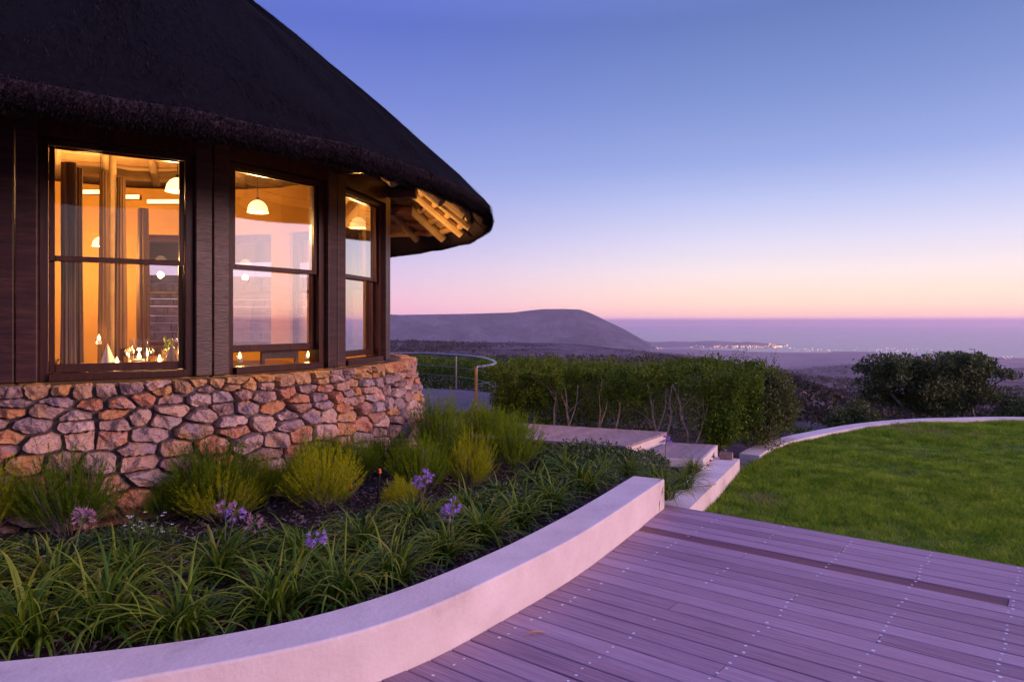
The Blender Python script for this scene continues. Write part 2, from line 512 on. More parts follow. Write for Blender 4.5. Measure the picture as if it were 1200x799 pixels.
# scrub on the hillside: too many low bushes to count
from_grid = lambda r_, a_: None
def ground(r_, a_):
    i = np.clip(np.searchsorted(ringsr, r_) - 1, 0, len(ringsr) - 2)
    aw = np.where(a_ < A[0], a_ + 2 * pi, a_); j = np.clip(np.searchsorted(A, aw) - 1, 0, na - 2)
    u = (r_ - ringsr[i]) / (ringsr[i + 1] - ringsr[i]); w = (aw - A[j]) / (A[j + 1] - A[j])
    return (Z[i, j] * (1 - w) + Z[i, j + 1] * w) * (1 - u) + (Z[i + 1, j] * (1 - w) + Z[i + 1, j + 1] * w) * u
rq = np.random.default_rng(90)
mb = MB()
for nsh, r0_, r1_, rel in ((9000, 24, 160, .010), (14000, 120, 900, .005), (16000, 700, 3200, .0034)):
    rr__ = np.exp(rq.uniform(np.log(r0_), np.log(r1_), nsh)); aa__ = rq.uniform(-.25, .80, nsh)
    pq = np.stack([rr__ * np.sin(aa__), rr__ * np.cos(aa__), ground(rr__, aa__)], 1)
    patch = vnoise(pq * np.array((1, 1, 0)) / rr__[:, None] ** .75 * 6, .55, 8)
    kq = patch > rq.normal(.1, .5, nsh)
    pq, rr__ = pq[kq], rr__[kq]
    sz = np.clip(rr__ * rel, .2, 5) * rq.uniform(.5, 1.4, len(pq))
    per = 9
    P_ = np.repeat(pq, per, 0) + rq.normal(0, .5, (len(pq) * per, 3)) * np.repeat(sz, per)[:, None] * np.array((1, 1, .35))
    P_[:, 2] += np.repeat(sz, per) * .25
    d_ = unit(rq.normal(size=P_.shape) + np.array((0, 0, .4))); s_ = unit(np.cross(d_, rq.normal(size=P_.shape)))
    z_ = np.repeat(sz, per)[:, None] * rq.uniform(.3, .6, (len(P_), 1))
    mb.add(np.stack([P_, P_ + d_ * z_ * .5 + s_ * z_ * .4, P_ + d_ * z_, P_ + d_ * z_ * .5 - s_ * z_ * .4], 1).reshape(-1, 3), np.arange(4 * len(P_)).reshape(-1, 4))
mb.build('hillside_scrub', 'scrub', kind='stuff')

# headland reaching out into the sea, right of the mountain
mb = MB()
gx = np.linspace(.14, .385, 120); gr = np.linspace(5750, 7600, 24)
GR, GA = np.meshgrid(gr, gx, indexing='ij')
u_ = (GA - .14) / .245
env = np.clip((1 - u_) / .25, 0, 1) * 1.0
v_ = (GR - 5750) / 1850
HH = np.sin(pi * np.clip(v_, 0, 1)) ** .6 * env
zz = SEA - 6 + HH * (20 + 12 * np.exp(-((u_ - .55) / .18) ** 2) + 4 * np.sin(GA * 120) + 3 * np.sin(GA * 310 + GR * .01))
ii = np.arange(zz.size).reshape(zz.shape)
mb.add(np.stack([GR * np.sin(GA), GR * np.cos(GA), zz], -1), np.stack([ii[:-1, :-1], ii[:-1, 1:], ii[1:, 1:], ii[1:, :-1]], -1).reshape(-1, 4))
mb.build('headland', 'hazed_plain', smooth=True, kind='structure')

# flat-topped mountain
mb = MB()
px_ = np.linspace(150, 800, 330)
prof = np.interp(px_, [150, 300, 380, 470, 520, 560, 600, 622, 636, 660, 680, 690, 700, 712, 730, 750, 768, 790],
                 [372, 366, 366, 369, 368.2, 367.4, 366.2, 363.6, 362.2, 362, 362.8, 366, 370.6, 376.5, 385, 396, 408, 420])
gr = np.sort(np.concatenate([np.linspace(4700, 8200, 90), [5960, 5985, 6000, 6015]]))
GR, GP = np.meshgrid(gr, px_, indexing='ij')
GA = np.arctan((GP - 600) / F)
top = (EYE + (HZ - np.interp(GP, px_, prof)) * 6000 / F)
d = np.where(GR < 6000, (6000 - GR) / 1300, (GR - 6000) / 2200)
P3 = np.stack([GP.ravel(), GR.ravel(), GP.ravel() * 0], 1)
gully = (np.abs(np.sin(GP * .075 + 1.2 * np.sin(GR * .004) + vnoise(P3, .02, 5).reshape(GP.shape) * 1.1)) - .5)
gully2 = (np.abs(np.sin(GP * .19 + vnoise(P3, .03, 6).reshape(GP.shape) * 1.6 + GR * .002)) - .5)
fall = 1 - np.clip(d, 0, 1) ** .75
zz = SEA - 10 + (top - SEA + 10) * fall + (gully * 34 + gully2 * 13) * np.clip(d, 0, .35) / .35 * np.clip((1 - d) / .3, 0, 1)
zz = np.where(GR > 6000, SEA - 10 + (top - SEA + 10) * (1 - np.clip(d, 0, 1) ** 1.4), zz)
ii = np.arange(zz.size).reshape(zz.shape)
mb.add(np.stack([GR * np.sin(GA), GR * np.cos(GA), zz], -1), np.stack([ii[:-1, :-1], ii[:-1, 1:], ii[1:, 1:], ii[1:, :-1]], -1).reshape(-1, 4))
mb.build('mountain', 'rock', smooth=True, kind='structure')

mb = MB()
n = 180; RS = 42000
mb.lathe([(200, SEA), (7000, SEA), (18000, SEA), (RS, SEA)], n)
mb.build('sea', 'sea', kind='structure')

mb = MB()
r2 = np.random.default_rng(11)
octa_v = np.array([(1, 0, 0), (-1, 0, 0), (0, 1, 0), (0, -1, 0), (0, 0, 1), (0, 0, -1)], float)
octa_f = [(0, 2, 4), (2, 1, 4), (1, 3, 4), (3, 0, 4), (2, 0, 5), (1, 2, 5), (3, 1, 5), (0, 3, 5)]


def town(px, py, r, s=1.0):
    a_ = atan2(px - 600, F)
    Dd = r
    rr = .62 * s * r2.uniform(.5, 1.8)
    z = max(SEA + 4, EYE - (py - HZ) * Dd * cos(a_) / F)
    mb.add(octa_v * rr * Dd / 1000 + np.array((Dd * sin(a_), Dd * cos(a_), z)), octa_f)


for k in range(120):
    x = r2.normal(868, 30) if k < 90 else r2.uniform(800, 925)
    if not 806 < x < 926: continue
    town(x, 407 + r2.uniform(-2.2, .9), r2.uniform(5150, 5350), .8)
for k in range(16): town(r2.uniform(902, 924), 405 + r2.uniform(-2, 2), 5300, 1.2)
for k in range(60): town(r2.uniform(925, 1095), 409 + r2.uniform(-1, 2.2), r2.uniform(5000, 5250), .55)
for k in range(9): town(r2.uniform(762, 778), 408 + r2.uniform(-1.5, 1.5), 4800, .7)
for k in range(7): town(1176 + k * 1.6, 418 + (k % 3) * 1.2, 4300, .7)
town(865, 400, 5700, 1.1)
mb.build('town_lights', 'town', kind='stuff')

m = bpy.data.materials.new('haze'); m.use_nodes = True
t = m.node_tree; t.nodes.clear()
o_ = t.nodes.new('ShaderNodeOutputMaterial'); v_ = t.nodes.new('ShaderNodeVolumePrincipled')
v_.inputs['Color'].default_value = (1.0, .82, .88, 1)
v_.inputs['Density'].default_value = 7e-5
v_.inputs['Anisotropy'].default_value = .32
t.links.new(v_.outputs[0], o_.inputs['Volume'])
MAT['haze'] = m
mb = MB(); mb.box((0, 0, (128 + SEA - 30) / 2), (43000, 43000, (128 - SEA + 30) / 2))
mb.build('haze', 'haze', kind='stuff')

# ------------------------------------------------------------------ deck, low walls, lawn, path
in_px = [(-260, 793), (-120, 785), (0, 774), (112, 764), (230, 750), (319, 736), (380, 721), (468, 693), (572, 649), (671, 599), (742, 557)]
out_px = [(-260, 880), (0, 822), (131, 799), (262, 776), (380, 754), (450, 737), (533, 700), (610, 662), (687, 622), (779, 561)]
ZW = .25
inner = smoothcurve([at(x, y, ZW) for x, y in in_px], 60)
outer = smoothcurve([at(x, y, ZW) for x, y in out_px], 60)
# even spacing on both sides
def resample(P, n):
    s_ = np.concatenate([[0], np.cumsum(np.linalg.norm(np.diff(P, axis=0), axis=1))])
    t_ = np.linspace(0, s_[-1], n)
    return np.stack([np.interp(t_, s_, P[:, 0]), np.interp(t_, s_, P[:, 1])], 1)
inner, outer = resample(inner, 150), resample(outer, 150)
for _k in range(60):
    for _c in (inner, outer): _c[1:-1] = .25 * _c[:-2] + .5 * _c[1:-1] + .25 * _c[2:]
for _k in range(140):
    for _c in (inner, outer): _c[5:90] = .25 * _c[4:89] + .5 * _c[5:90] + .25 * _c[6:91]
mb = MB()
k = len(inner)
cut = .012
prof_pts = []
o = MB().ribbon(inner, outer, -.30, ZW).build('garden_wall', 'stucco', smooth=False,
    label='low curved cream plastered wall sweeping along the wooden deck in front of the flower bed', category='wall')
bevel(o, .012, 3)

# second low wall running down to the lawn
w2 = [at(807, 596, 0), at(867, 537, 0)]
d = np.array(w2[1]) - np.array(w2[0]); d /= np.linalg.norm(d)
nl = np.array((-d[1], d[0]))
W2 = .30
p0 = np.array(w2[0]) - d * .0
quad = [p0, np.array(w2[1]), np.array(w2[1]) + nl * W2, p0 + nl * (W2 + .02) - d * .1]
o = MB().prism([tuple(x) for x in quad], -.40, -.004).build('step_wall', 'stucco',
    label='short straight cream wall leading from the deck corner back to the lawn edge', category='wall')
bevel(o, .01, 2)

# deck
ANG = radians(38.5)
bd = np.array((cos(ANG), -sin(ANG))); bn = np.array((sin(ANG), cos(ANG)))      # along the boards, away from the camera across them
corner = np.array(at(779, 592, 0))
dpoly_near = []
def to_uv(P): P = np.asarray(P) - corner; return np.stack([P @ bd, P @ bn], -1)
def to_xy(u, v): return corner + bd * u + bn * v
pitch, gap = .138, .007
face_uv = to_uv(outer)                         # the deck butts against the garden wall's face
fo = face_uv[np.argsort(face_uv[:, 1])]
mb = MB()
screw = MB()
j = 0
top_edge = .012
rdk = np.random.default_rng(5)
joists = [ (to_uv(np.array(at(x, y, 0)))[0]) for x, y in ((1196, 665), (1096, 648), (1006, 632), (908, 634))]
jsp = .50
j0 = joists[0]
v = top_edge
row = 0
while v > -7.5:
    v0, v1 = v - pitch + gap, v
    vm = (v0 + v1) / 2
    # left end: where the wall stands
    ul0 = np.interp(v0, fo[:, 1], fo[:, 0]) + .004
    ul1 = np.interp(v1, fo[:, 1], fo[:, 0]) + .004
    if v1 > 0: ul1 = ul0 = 0.004
    ur = 7.5
    # butt joints on joists
    cuts = []
    if row % 1 == 0:
        off = [0, 5, 2, 7, 3, 8, 1, 6][row % 8]
        for c_ in np.arange(j0 - 12 * jsp, j0 + 12 * jsp, 8 * jsp):
            cu = c_ + off * jsp
            if max(ul0, ul1) + .6 < cu < ur - .4: cuts.append(cu)
    if row == 5: cuts = [j0 - .02]
    ends = [None] + cuts + [ur]
    zt0 = rdk.uniform(-.0015, .0015)
    for i in range(len(ends) - 1):
        red = row == 5 and i == 0
        zt = -.005 if red else zt0
        a0 = ul0 if ends[i] is None else ends[i] + .002
        a1 = ul1 if ends[i] is None else ends[i] + .002
        b_ = ends[i + 1] - .002
        nseg = max(2, int((b_ - min(a0, a1)) / .4))
        us0 = np.linspace(a0, b_, nseg); us1 = np.linspace(a1, b_, nseg)
        ch = .004
        V = []
        for k in range(nseg):
            for uu, vv, zz_ in ((us0[k], v0, -.03), (us0[k], v0, zt - ch), (us0[k], v0 + ch, zt), (us1[k], v1 - ch, zt), (us1[k], v1, zt - ch), (us1[k], v1, -.03)):
                p_ = to_xy(uu, vv); V.append((*p_, zz_))
        f = [(6 * k + q_, 6 * k + q_ + 1, 6 * k + 7 + q_, 6 * k + 6 + q_) for k in range(nseg - 1) for q_ in range(5)]
        f += [(0, 1, 2, 3, 4, 5)[::-1], tuple(6 * (nseg - 1) + q_ for q_ in range(6))]
        mb.add(V, f, 1 if red else 0)
    # screws, two a board on each joist
    for c_ in np.arange(j0 - 14 * jsp, ur, jsp):
        for vv in (v0 + .028, v1 - .028):
            if c_ < max(ul0, ul1) + .05: continue
            if rdk.random() < .14: continue
            worn = rdk.random()
            if c_ < j0 - 2.4 * jsp and worn < .45: continue
            p_ = to_xy(c_ + rdk.normal(0, .008), vv + rdk.normal(0, .004))
            a_ = np.arange(8) * pi / 4
            r_ = .0076 * rdk.uniform(.8, 1.3)
            mb.add([(p_[0] + r_ * cos(t_), p_[1] + r_ * sin(t_), zt + .0012) for t_ in a_], [tuple(range(8))], 2)
    v -= pitch; row += 1
# the dark ground below the boards, and the edge board
mb.prism([tuple(to_xy(*q_)) for q_ in ((-4.2, -7.6), (7.6, -7.6), (7.6, .0), (.05, .0), (-.2, -.3), (-2.2, -3.0))], -.14, -.032, 3)
mb.prism([tuple(to_xy(*q_)) for q_ in ((.0, top_edge + .004), (7.5, top_edge + .004), (7.5, top_edge + .024), (.0, top_edge + .024))], -.16, -.002, 0)
dk = mb.build('deck', ['deck', 'deck_red', 'screw', 'under'], kind='structure')
# texture runs along the boards: turn the object, not the points
Rm = Matrix.Rotation(ANG, 4, 'Z')
dk.data.transform(Rm); dk.rotation_euler[2] = -ANG

# planting bed
CX, CY = -5.36, 9.10
bedp = [tuple(x) for x in inner[::-1]]
path_front = [at(734, 523, .22), at(675, 520, .22), at(622, 514, .22), (-.25, 8.9), (-.9, 9.6)]
bed_poly = list(inner) + [np.array(quad[3]), np.array(quad[2]), np.array((1.3, 8.0)), np.array((.2, 8.6)), np.array((-.3, 9.0)), np.array((-.9, 9.8)), np.array((-1.4, 9.8)), np.array((-3, 7)), np.array((-5.36, 5.4)), np.array((-8, 5.6)), np.array((-9, 3.0))]
def bed_z(x, y):
    return .03 + .03 * np.sin(x * 2.1 + 1) * np.cos(y * 1.7) + .015 * np.sin(5 * x + y * 4)
BX, BY = np.meshgrid(np.linspace(-9, 2.6, 150), np.linspace(1.5, 10.2, 120))
bp = np.stack([BX.ravel(), BY.ravel()], 1)
ins = inside(bed_poly, bp).reshape(BX.shape)
ii = np.arange(BX.size).reshape(BX.shape)
okq = ins[:-1, :-1] & ins[1:, :-1] & ins[:-1, 1:] & ins[1:, 1:]
# let the sheet run in under the wall and the path
grow = okq.copy()
for sy in (-1, 0, 1):
    for sx in (-1, 0, 1): grow |= np.roll(np.roll(okq, sy, 0), sx, 1)
q = np.stack([ii[:-1, :-1], ii[:-1, 1:], ii[1:, 1:], ii[1:, :-1]], -1)[grow]
mb = MB(); mb.add(np.stack([BX, BY, bed_z(BX, BY)], -1), q)
mb.build('planting_bed', 'soil', smooth=True, kind='structure')
# bark mulch
n = 60000
P = np.stack([RNG.uniform(-7, 2.4, n), RNG.uniform(2.4, 9.6, n)], 1)
P = P[inside(bed_poly, P)]
n = len(P)
z = bed_z(P[:, 0], P[:, 1]) + RNG.uniform(.002, .02, n)
a_ = RNG.uniform(0, 2 * pi, n); ln = RNG.uniform(.006, .026, n); wd = RNG.uniform(.002, .007, n)
dx = np.stack([np.cos(a_), np.sin(a_), RNG.normal(0, .3, n)], 1) * ln[:, None]
dw = np.stack([-np.sin(a_), np.cos(a_), RNG.normal(0, .4, n)], 1) * wd[:, None]
P = np.column_stack([P, z])
mb = MB(); mb.add(np.stack([P - dx - dw, P + dx - dw, P + dx + dw, P - dx + dw], 1).reshape(-1, 3), np.arange(4 * n).reshape(n, 4))
mb.build('bark_mulch', 'chip', kind='stuff')

# lawn and its kerb
ZL, ZK = -.17, -.085
kp = np.array([at(866, 531, ZK), at(880, 523.5, ZK), at(905, 515, ZK), at(940, 507, ZK), at(1000, 496.5, ZK), at(1060, 491, ZK), at(1120, 489, ZK), at(1200, 488.4, ZK), (11, 12.0), (13, 10.3), (14.2, 8)])
kerb = smoothcurve(kp, 90)
tn = np.gradient(kerb, axis=0); tn /= np.linalg.norm(tn, axis=1)[:, None]
kn = np.stack([tn[:, 1], -tn[:, 0]], 1)
kin = kerb + kn * .26
o = MB().ribbon(kerb, kin, -.6, ZK).build('lawn_kerb', 'stucco', kind='structure')
bevel(o, .008, 2)
lawn_poly = [np.array(w2[0]), np.array(w2[1])] + list(kin) + [to_xy(9, .03), to_xy(.3, .03)]
mb = MB()
def lawn_z(x, y): return ZL - .015 + .05 * np.clip((y - 7.6) / 2.5, 0, 1) + .018 * np.sin(1.3 * x + .5) * np.sin(1.1 * y) + .008 * np.sin(4 * x + 3 * y)
LX, LY = np.meshgrid(np.linspace(1.2, 15, 110), np.linspace(-2.5, 13.2, 120))
mb.add(np.stack([LX, LY, lawn_z(LX, LY)], -1)[None].reshape(-1, 3), [])if False else None
ii = np.arange(LX.size).reshape(LX.shape)
ins = inside(lawn_poly, np.stack([LX.ravel(), LY.ravel()], 1)).reshape(LX.shape)
okq = ins[:-1, :-1] | ins[1:, :-1] | ins[:-1, 1:] | ins[1:, 1:]
mb.add(np.stack([LX, LY, lawn_z(LX, LY) - .005], -1), np.stack([ii[:-1, :-1], ii[:-1, 1:], ii[1:, 1:], ii[1:, :-1]], -1)[okq])
mb.build('lawn_soil', 'lawn_soil', smooth=True, kind='structure')
n = 820000
yy = RNG.uniform(0, 1, n)
P = np.stack([RNG.uniform(1.4, 13.5, n), RNG.uniform(-.5, 12.7, n)], 1)
keep = RNG.uniform(0, 1, n) < np.where(np.abs(P[:, 0]) / np.maximum(P[:, 1], .1) < .80, np.clip((7.2 / np.maximum(P[:, 1], 2)) ** 1.3, .35, 1), .30)
keep &= inside(lawn_poly, P)
P = P[keep]; n = len(P)
Pn = np.column_stack([P, np.zeros(n)])
tuft = vnoise(Pn, 2.6, 21) + .7 * vnoise(Pn, 9, 22)
hgt = np.clip(.040 + .014 * tuft, .014, .1) * RNG.uniform(.6, 1.35, n)
lean = np.stack([vnoise(Pn, 7, 23), vnoise(Pn, 7, 24)], 1) * .35 + RNG.normal(0, .75, (n, 2))
base = np.column_stack([P, lawn_z(P[:, 0], P[:, 1])])
tip = base + np.column_stack([lean * hgt[:, None], hgt])
a_ = RNG.uniform(0, pi, n)
sd_ = np.stack([np.cos(a_), np.sin(a_), np.zeros(n)], 1) * (RNG.uniform(.0025, .0052, n) * np.clip(P[:, 1] / 6, 1, 2))[:, None]
mb = MB()
tri = np.arange(3 * n).reshape(n, 3)
dry = (vnoise(Pn, 1.9, 25) + .6 * vnoise(Pn, 8, 26) + RNG.normal(0, .5, n)) > 2.3
dry |= RNG.random(n) < .02
worn = np.exp(-((P[:, 0] - 2.55) / .28) ** 2 - ((P[:, 1] - 7.15) / .38) ** 2) > RNG.uniform(.1, 1.1, n)
dry |= worn
tip[worn, 2] = base[worn, 2] + (tip[worn, 2] - base[worn, 2]) * .5
mb.add(np.stack([base - sd_, base + sd_, tip], 1).reshape(-1, 3), tri[~dry])
mb.f.append((tri[dry], 1))
mb.build('grass', ['grass', 'grass_dry'], kind='stuff')

# path behind the bed: raised planked platform, a step, and the round terrace
ZP, ZS = .22, .11
P1, P2 = np.array(at(734, 522.5, ZP)), np.array(at(782, 506, ZP))
P3_, P4 = np.array(at(600, 495, ZP)), np.array(at(640, 516, ZP))
dirp = unit(P4 - P1)
e2 = P2 - P1
nl_ = np.linalg.norm(e2)
mb = MB()
Lp = 3.3
npl = 22
for i in range(npl):
    a0, a1 = i / npl * Lp + .004, (i + 1) / npl * Lp - .002
    f0 = P1 + dirp * a0; f1 = P1 + dirp * a1
    b0 = P2 + unit(P3_ - P2) * a0; b1 = P2 + unit(P3_ - P2) * a1
    mb.prism([tuple(f0), tuple(b0), tuple(b1), tuple(f1)][::-1][::-1], ZP - .03, ZP + random.uniform(-.001, .001))
# fascia below the front edge and the pale riser at the end
fa = P1 + dirp * .02
mb.prism([tuple(P1 + dirp * .02 + unit(e2) * .03), tuple(P1 + dirp * Lp + unit(e2) * .03), tuple(P1 + dirp * Lp + unit(e2) * .06), tuple(P1 + dirp * .02 + unit(e2) * .06)][::-1], -.1, ZP - .032, 1)
mb.prism([tuple(P1 + dirp * .01 + unit(e2) * .01), tuple(P2 + dirp * .01 - unit(e2) * .01), tuple(P2 + dirp * .05 - unit(e2) * .01), tuple(P1 + dirp * .05 + unit(e2) * .01)][::-1], -.1, ZP - .031, 2)
mb.build('path', ['plank', 'deck_red', 'stucco'], kind='structure')
S1, S2 = np.array(at(782.5, 518, ZS)), np.array(at(838, 521, ZS))
S3, S4 = np.array(at(821, 537, ZS)), P1 + np.array((.1, -.06))
mb = MB()
npl = 6
for i in range(npl):
    t0, t1 = i / npl + .004, (i + 1) / npl - .004
    f0, f1 = S4 * (1 - t0) + S3 * t0, S4 * (1 - t1) + S3 * t1
    g0, g1 = S1 * (1 - t0) + S2 * t0, S1 * (1 - t1) + S2 * t1
    mb.prism([tuple(f0), tuple(f1), tuple(g1), tuple(g0)], ZS - .03, ZS + random.uniform(-.001, .001))
ex = unit(S2 - S3); ed = unit(S3 - S4)
mb.prism([tuple(S3 + ed * .002), tuple(S3 + ed * .03), tuple(S2 + ed * .03), tuple(S2 + ed * .002)], -.2, ZS - .003, 1)
mb.prism([tuple(S4 - ex * .03), tuple(S3 + ed * .03 - ex * .03), tuple(S3 + ed * .03 - ex * .002), tuple(S4 - ex * .002)], -.2, ZS - .004, 1)
mb.build('step', ['plank', 'stucco'], kind='structure')
tcx, tcy = -2.9, 14.6
ang = np.linspace(-2.2, 2.0, 40)
poly = [(tcx + 2.95 * cos(t_), tcy + 2.75 * sin(t_)) for t_ in np.linspace(-1.3, 2.6, 40)]
poly = [(-1.9, 9.2), (-.9, 9.7), (.25, 9.3), (.2, 10.6)] + poly + [(-5, 14)]
MB().prism(poly, -.4, .0).build('terrace', 'paving', kind='structure')

# ------------------------------------------------------------------ thatched house
house = thing('thatched_house', 'round restaurant building with dark thatched roof, timber windows and rough stone base', 'house', (CX, CY, 0))
NS, PH = 16, radians(33.4)
RA = 3.57                                   # distance of the glass from the centre
ZS0, ZG0, ZR, ZG1, ZH = 1.12, 1.255, 2.13, 3.03, 3.10
STEP = 2 * pi / NS
SIDE = 2 * RA * math.tan(STEP / 2)
WIN = [-1, 0, 1, 2, 3, 4, 5, 6, 7]


def nv(a): return np.array((sin(a), -cos(a))), np.array((cos(a), sin(a)))


def radial(a, r, z): return (r * sin(a), -r * cos(a), z)


def facet_box(mb, k, u, dn, z, hu, hn, hz, mat=0):
    """box on facet k: u along it, dn outward of the glass line"""
    a = PH + k * STEP
    n_, t_ = nv(a)
    c_ = n_ * (RA + dn) + t_ * u
    mb.box((c_[0], c_[1], z), (hu, hn, hz), a, mat)


PW = .31                                     # post width
HW = (SIDE - PW) / 2 + .02                   # half width of the window frame, let into the posts
for k in WIN:
    mb = MB()
    jm = .065
    for s_ in (-1, 1): facet_box(mb, k, s_ * (HW - jm / 2), .03, (ZS0 + ZH) / 2, jm / 2, .075, (ZH - ZS0) / 2)
    facet_box(mb, k, 0, .032, ZH - .028, HW - jm + .001, .072, .028)
    facet_box(mb, k, 0, .055, ZS0 + .032, HW - jm + .001, .105, .032)
    win = mb.build('window', 'dark_wood', house); bevel(win, .006, 2)
    st = .042
    ws = HW - jm - .002
    lift = .13 if k == 1 else (.02 if k == 2 else 0.0)
    for nm, dn, z0, z1, bot, topr in (('upper_sash', .055, ZR - .025, ZH - .058, .045, .016), ('lower_sash', .005, ZS0 + .066 + lift, ZR + .02 + lift * .0, .07, .04)):
        sb = MB()
        for s_ in (-1, 1): facet_box(sb, k, s_ * (ws - st / 2), dn, (z0 + z1) / 2, st / 2, .02, (z1 - z0) / 2)
        facet_box(sb, k, 0, dn, z0 + bot / 2, ws - st, .019, bot / 2)
        facet_box(sb, k, 0, dn, z1 - topr / 2, ws - st, .019, topr / 2)
        so_ = sb.build(nm, 'dark_wood', win); bevel(so_, .004, 1)
        gb = MB()
        facet_box(gb, k, 0, dn, (z0 + bot + z1 - topr) / 2, ws - st + .004, .0006, (z1 - topr - z0 - bot) / 2 + .004)
        # one sheet only: keep the outer face
        gb2 = MB(); a = PH + k * STEP; n_, t_ = nv(a)
        zb, zt2 = z0 + bot - .004, z1 - topr + .004
        cs = [n_ * (RA + dn) + t_ * s_ * (ws - st + .004) for s_ in (-1, 1)]
        gb2.add([(*cs[0], zb), (*cs[1], zb), (*cs[1], zt2), (*cs[0], zt2)], [(0, 1, 2, 3)])
        gb2.build('pane', 'glass', win)

# posts on the corners
postm = None
for k in range(-2, 9):
    a = PH + (k + .5) * STEP
    n_, t_ = nv(a)
    if k in (-2, 8): pass
    mb = MB()
    c_ = n_ * (RA + .075)
    # two planks with a cover strip: the joint shows
    for s_ in (-1, 1):
        cc = c_ + t_ * s_ * (PW / 4 + .001)
        mb.box((cc[0], cc[1], (ZS0 + 3.36) / 2), (PW / 4 - .004, .13, (3.36 - ZS0) / 2), a)
    po = mb.build('post', 'post_wood', house); bevel(po, .008, 2)
# log ends showing under the thatch at the head of each post
for k in range(-2, 9):
    a = PH + (k + .5) * STEP
    lg_ = MB().tube([radial(a, 3.5, 3.30), radial(a, 4.14, 3.27)], [.085, .09], 14).build('log_end', 'post_wood', house)
# beam over the windows, infill up to the roof
mb = MB()
for k in range(-2, 9):
    facet_box(mb, k, 0, .06, (ZH + 3.34) / 2, SIDE / 2 - PW / 2 + .03, .10, (3.34 - ZH) / 2)
mb.build('beam', 'dark_wood', house)
mb = MB()
for k in range(NS):
    facet_box(mb, k, 0, -.03, (3.345 + 3.98) / 2, SIDE / 2 - .01, .06, (3.98 - 3.345) / 2)
mb.build('wall_plate', 'dark_wood', house)
# the plastered wall round the back, seen through the windows
mb = MB()
for k in range(NS):
    if k in [w % NS for w in WIN]:
        facet_box(mb, k, 0, -.03, .57, SIDE / 2, .12, .545)
    else:
        facet_box(mb, k, 0, -.03, 1.68, SIDE / 2, .12, 1.66)
for k in range(3, 10):
    n_, t_ = nv(PH + (k + .5) * STEP); c_ = n_ * (RA - .075)
    mb.box((c_[0], c_[1], 1.75), (.20, .04, 1.39), PH + (k + .5) * STEP)
for k in range(NS): facet_box(mb, k, 0, -.13, (3.14 + 3.94) / 2, SIDE / 2 - .03, .035, .40)
mb.build('inner_wall', 'plaster', house)
mb = MB(); mb.lathe([(.01, .345), (3.5, .345), (3.5, .2)], 32)
mb.build('floor', 'pale_wood', house)


# roof: thatch shell
def re_(a):
    """eave radius by bearing (0 = towards the camera's side, 95 degrees = right)"""
    d_ = (np.degrees(a) - 92 + 180) % 360 - 180
    return 5.08 + np.clip(.42 * (np.abs(d_) / 62) ** 2, 0, .75) + .012 * np.sin(a * 23) + .01 * np.sin(a * 51 + 1)


def thatch_profile(a):
    r0 = re_(a)
    pts = []
    z_e = 2.86 + .007 * np.sin(a * 9) + .006 * np.sin(a * 31)
    sl = .87
    inner_ = [(3.3, z_e + (r0 - 3.3) * sl * .96), (r0 - .55, z_e + .47 * sl), (r0 - .16, z_e + .06), (r0 - .07, z_e + .0)]
    edge = [(r0 - .005, z_e + .03), (r0 + .02, z_e + .09), (r0 + .005, z_e + .16), (r0 - .05, z_e + .23), (r0 - .14, z_e + .31)]
    topz = 7.25
    up = []
    for t_ in (.05, .10, .16, .22, .29, .36, .43, .5, .58, .66, .74, .82, .9, .96, 1):
        r_ = (r0 - .14) * (1 - t_) + .02
        up.append((r_, (z_e + .31) * (1 - t_) + topz * t_ + .10 * sin(pi * t_) ** .8 + .016 * sin(a * 17 + t_ * 9) + .012 * sin(a * 43 - t_ * 14)))
    return inner_ + edge + up


na_ = 220
prof0 = [thatch_profile(a) for a in np.linspace(0, 2 * pi, na_, endpoint=False)]
nprof = len(prof0[0])
V = np.array([[radial(a, r_, z_) for r_, z_ in prof0[i]] for i, a in enumerate(np.linspace(0, 2 * pi, na_, endpoint=False))])
ii = np.arange(na_ * nprof).reshape(na_, nprof)
q = np.stack([ii[:, :-1], ii[:, 1:], np.roll(ii, -1, 0)[:, 1:], np.roll(ii, -1, 0)[:, :-1]], -1)
mb = MB()
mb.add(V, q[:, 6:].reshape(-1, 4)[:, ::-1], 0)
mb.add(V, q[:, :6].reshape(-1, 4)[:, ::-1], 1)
# loose straws over the surface and cut reed ends at the eave
n = 90000
a_ = np.radians(RNG.uniform(-35, 170, n))
t_ = RNG.uniform(0, 1, n) ** .8
r0 = re_(a_)
r_ = (r0 - .14) * (1 - t_ * .85)
tt = 1 - r_ / (r0 - .14)
z_ = (2.86 + .31) * (1 - tt) + 7.25 * tt + .10 * np.sin(pi * np.clip(tt, 0, 1)) ** .8 + .012 + .016 * np.sin(a_ * 17 + tt * 9) + .012 * np.sin(a_ * 43 - tt * 14)
P = np.stack([r_ * np.sin(a_), -r_ * np.cos(a_), z_], 1)
down = unit(np.stack([np.sin(a_), -np.cos(a_), np.full(n, -.86)], 1))
tang = np.stack([np.cos(a_), np.sin(a_), np.zeros(n)], 1)
nr_ = np.cross(tang, down); nr_[nr_[:, 2] < 0] *= -1
ln = RNG.uniform(.05, .16, n)[:, None]
dd = unit(down + tang * RNG.normal(0, .12, (n, 1)) + nr_ * RNG.uniform(.0, .16, (n, 1)))
w_ = tang * RNG.uniform(.0015, .004, (n, 1))
mb.add(np.stack([P - w_, P + w_, P + dd * ln + w_ * .6, P + dd * ln - w_ * .6], 1).reshape(-1, 3), np.arange(4 * n).reshape(n, 4), 0)
n = 80000
a_ = np.radians(RNG.uniform(-40, 175, n)); r0 = re_(a_)
ze = 2.86 + .007 * np.sin(a_ * 9) + .006 * np.sin(a_ * 31)
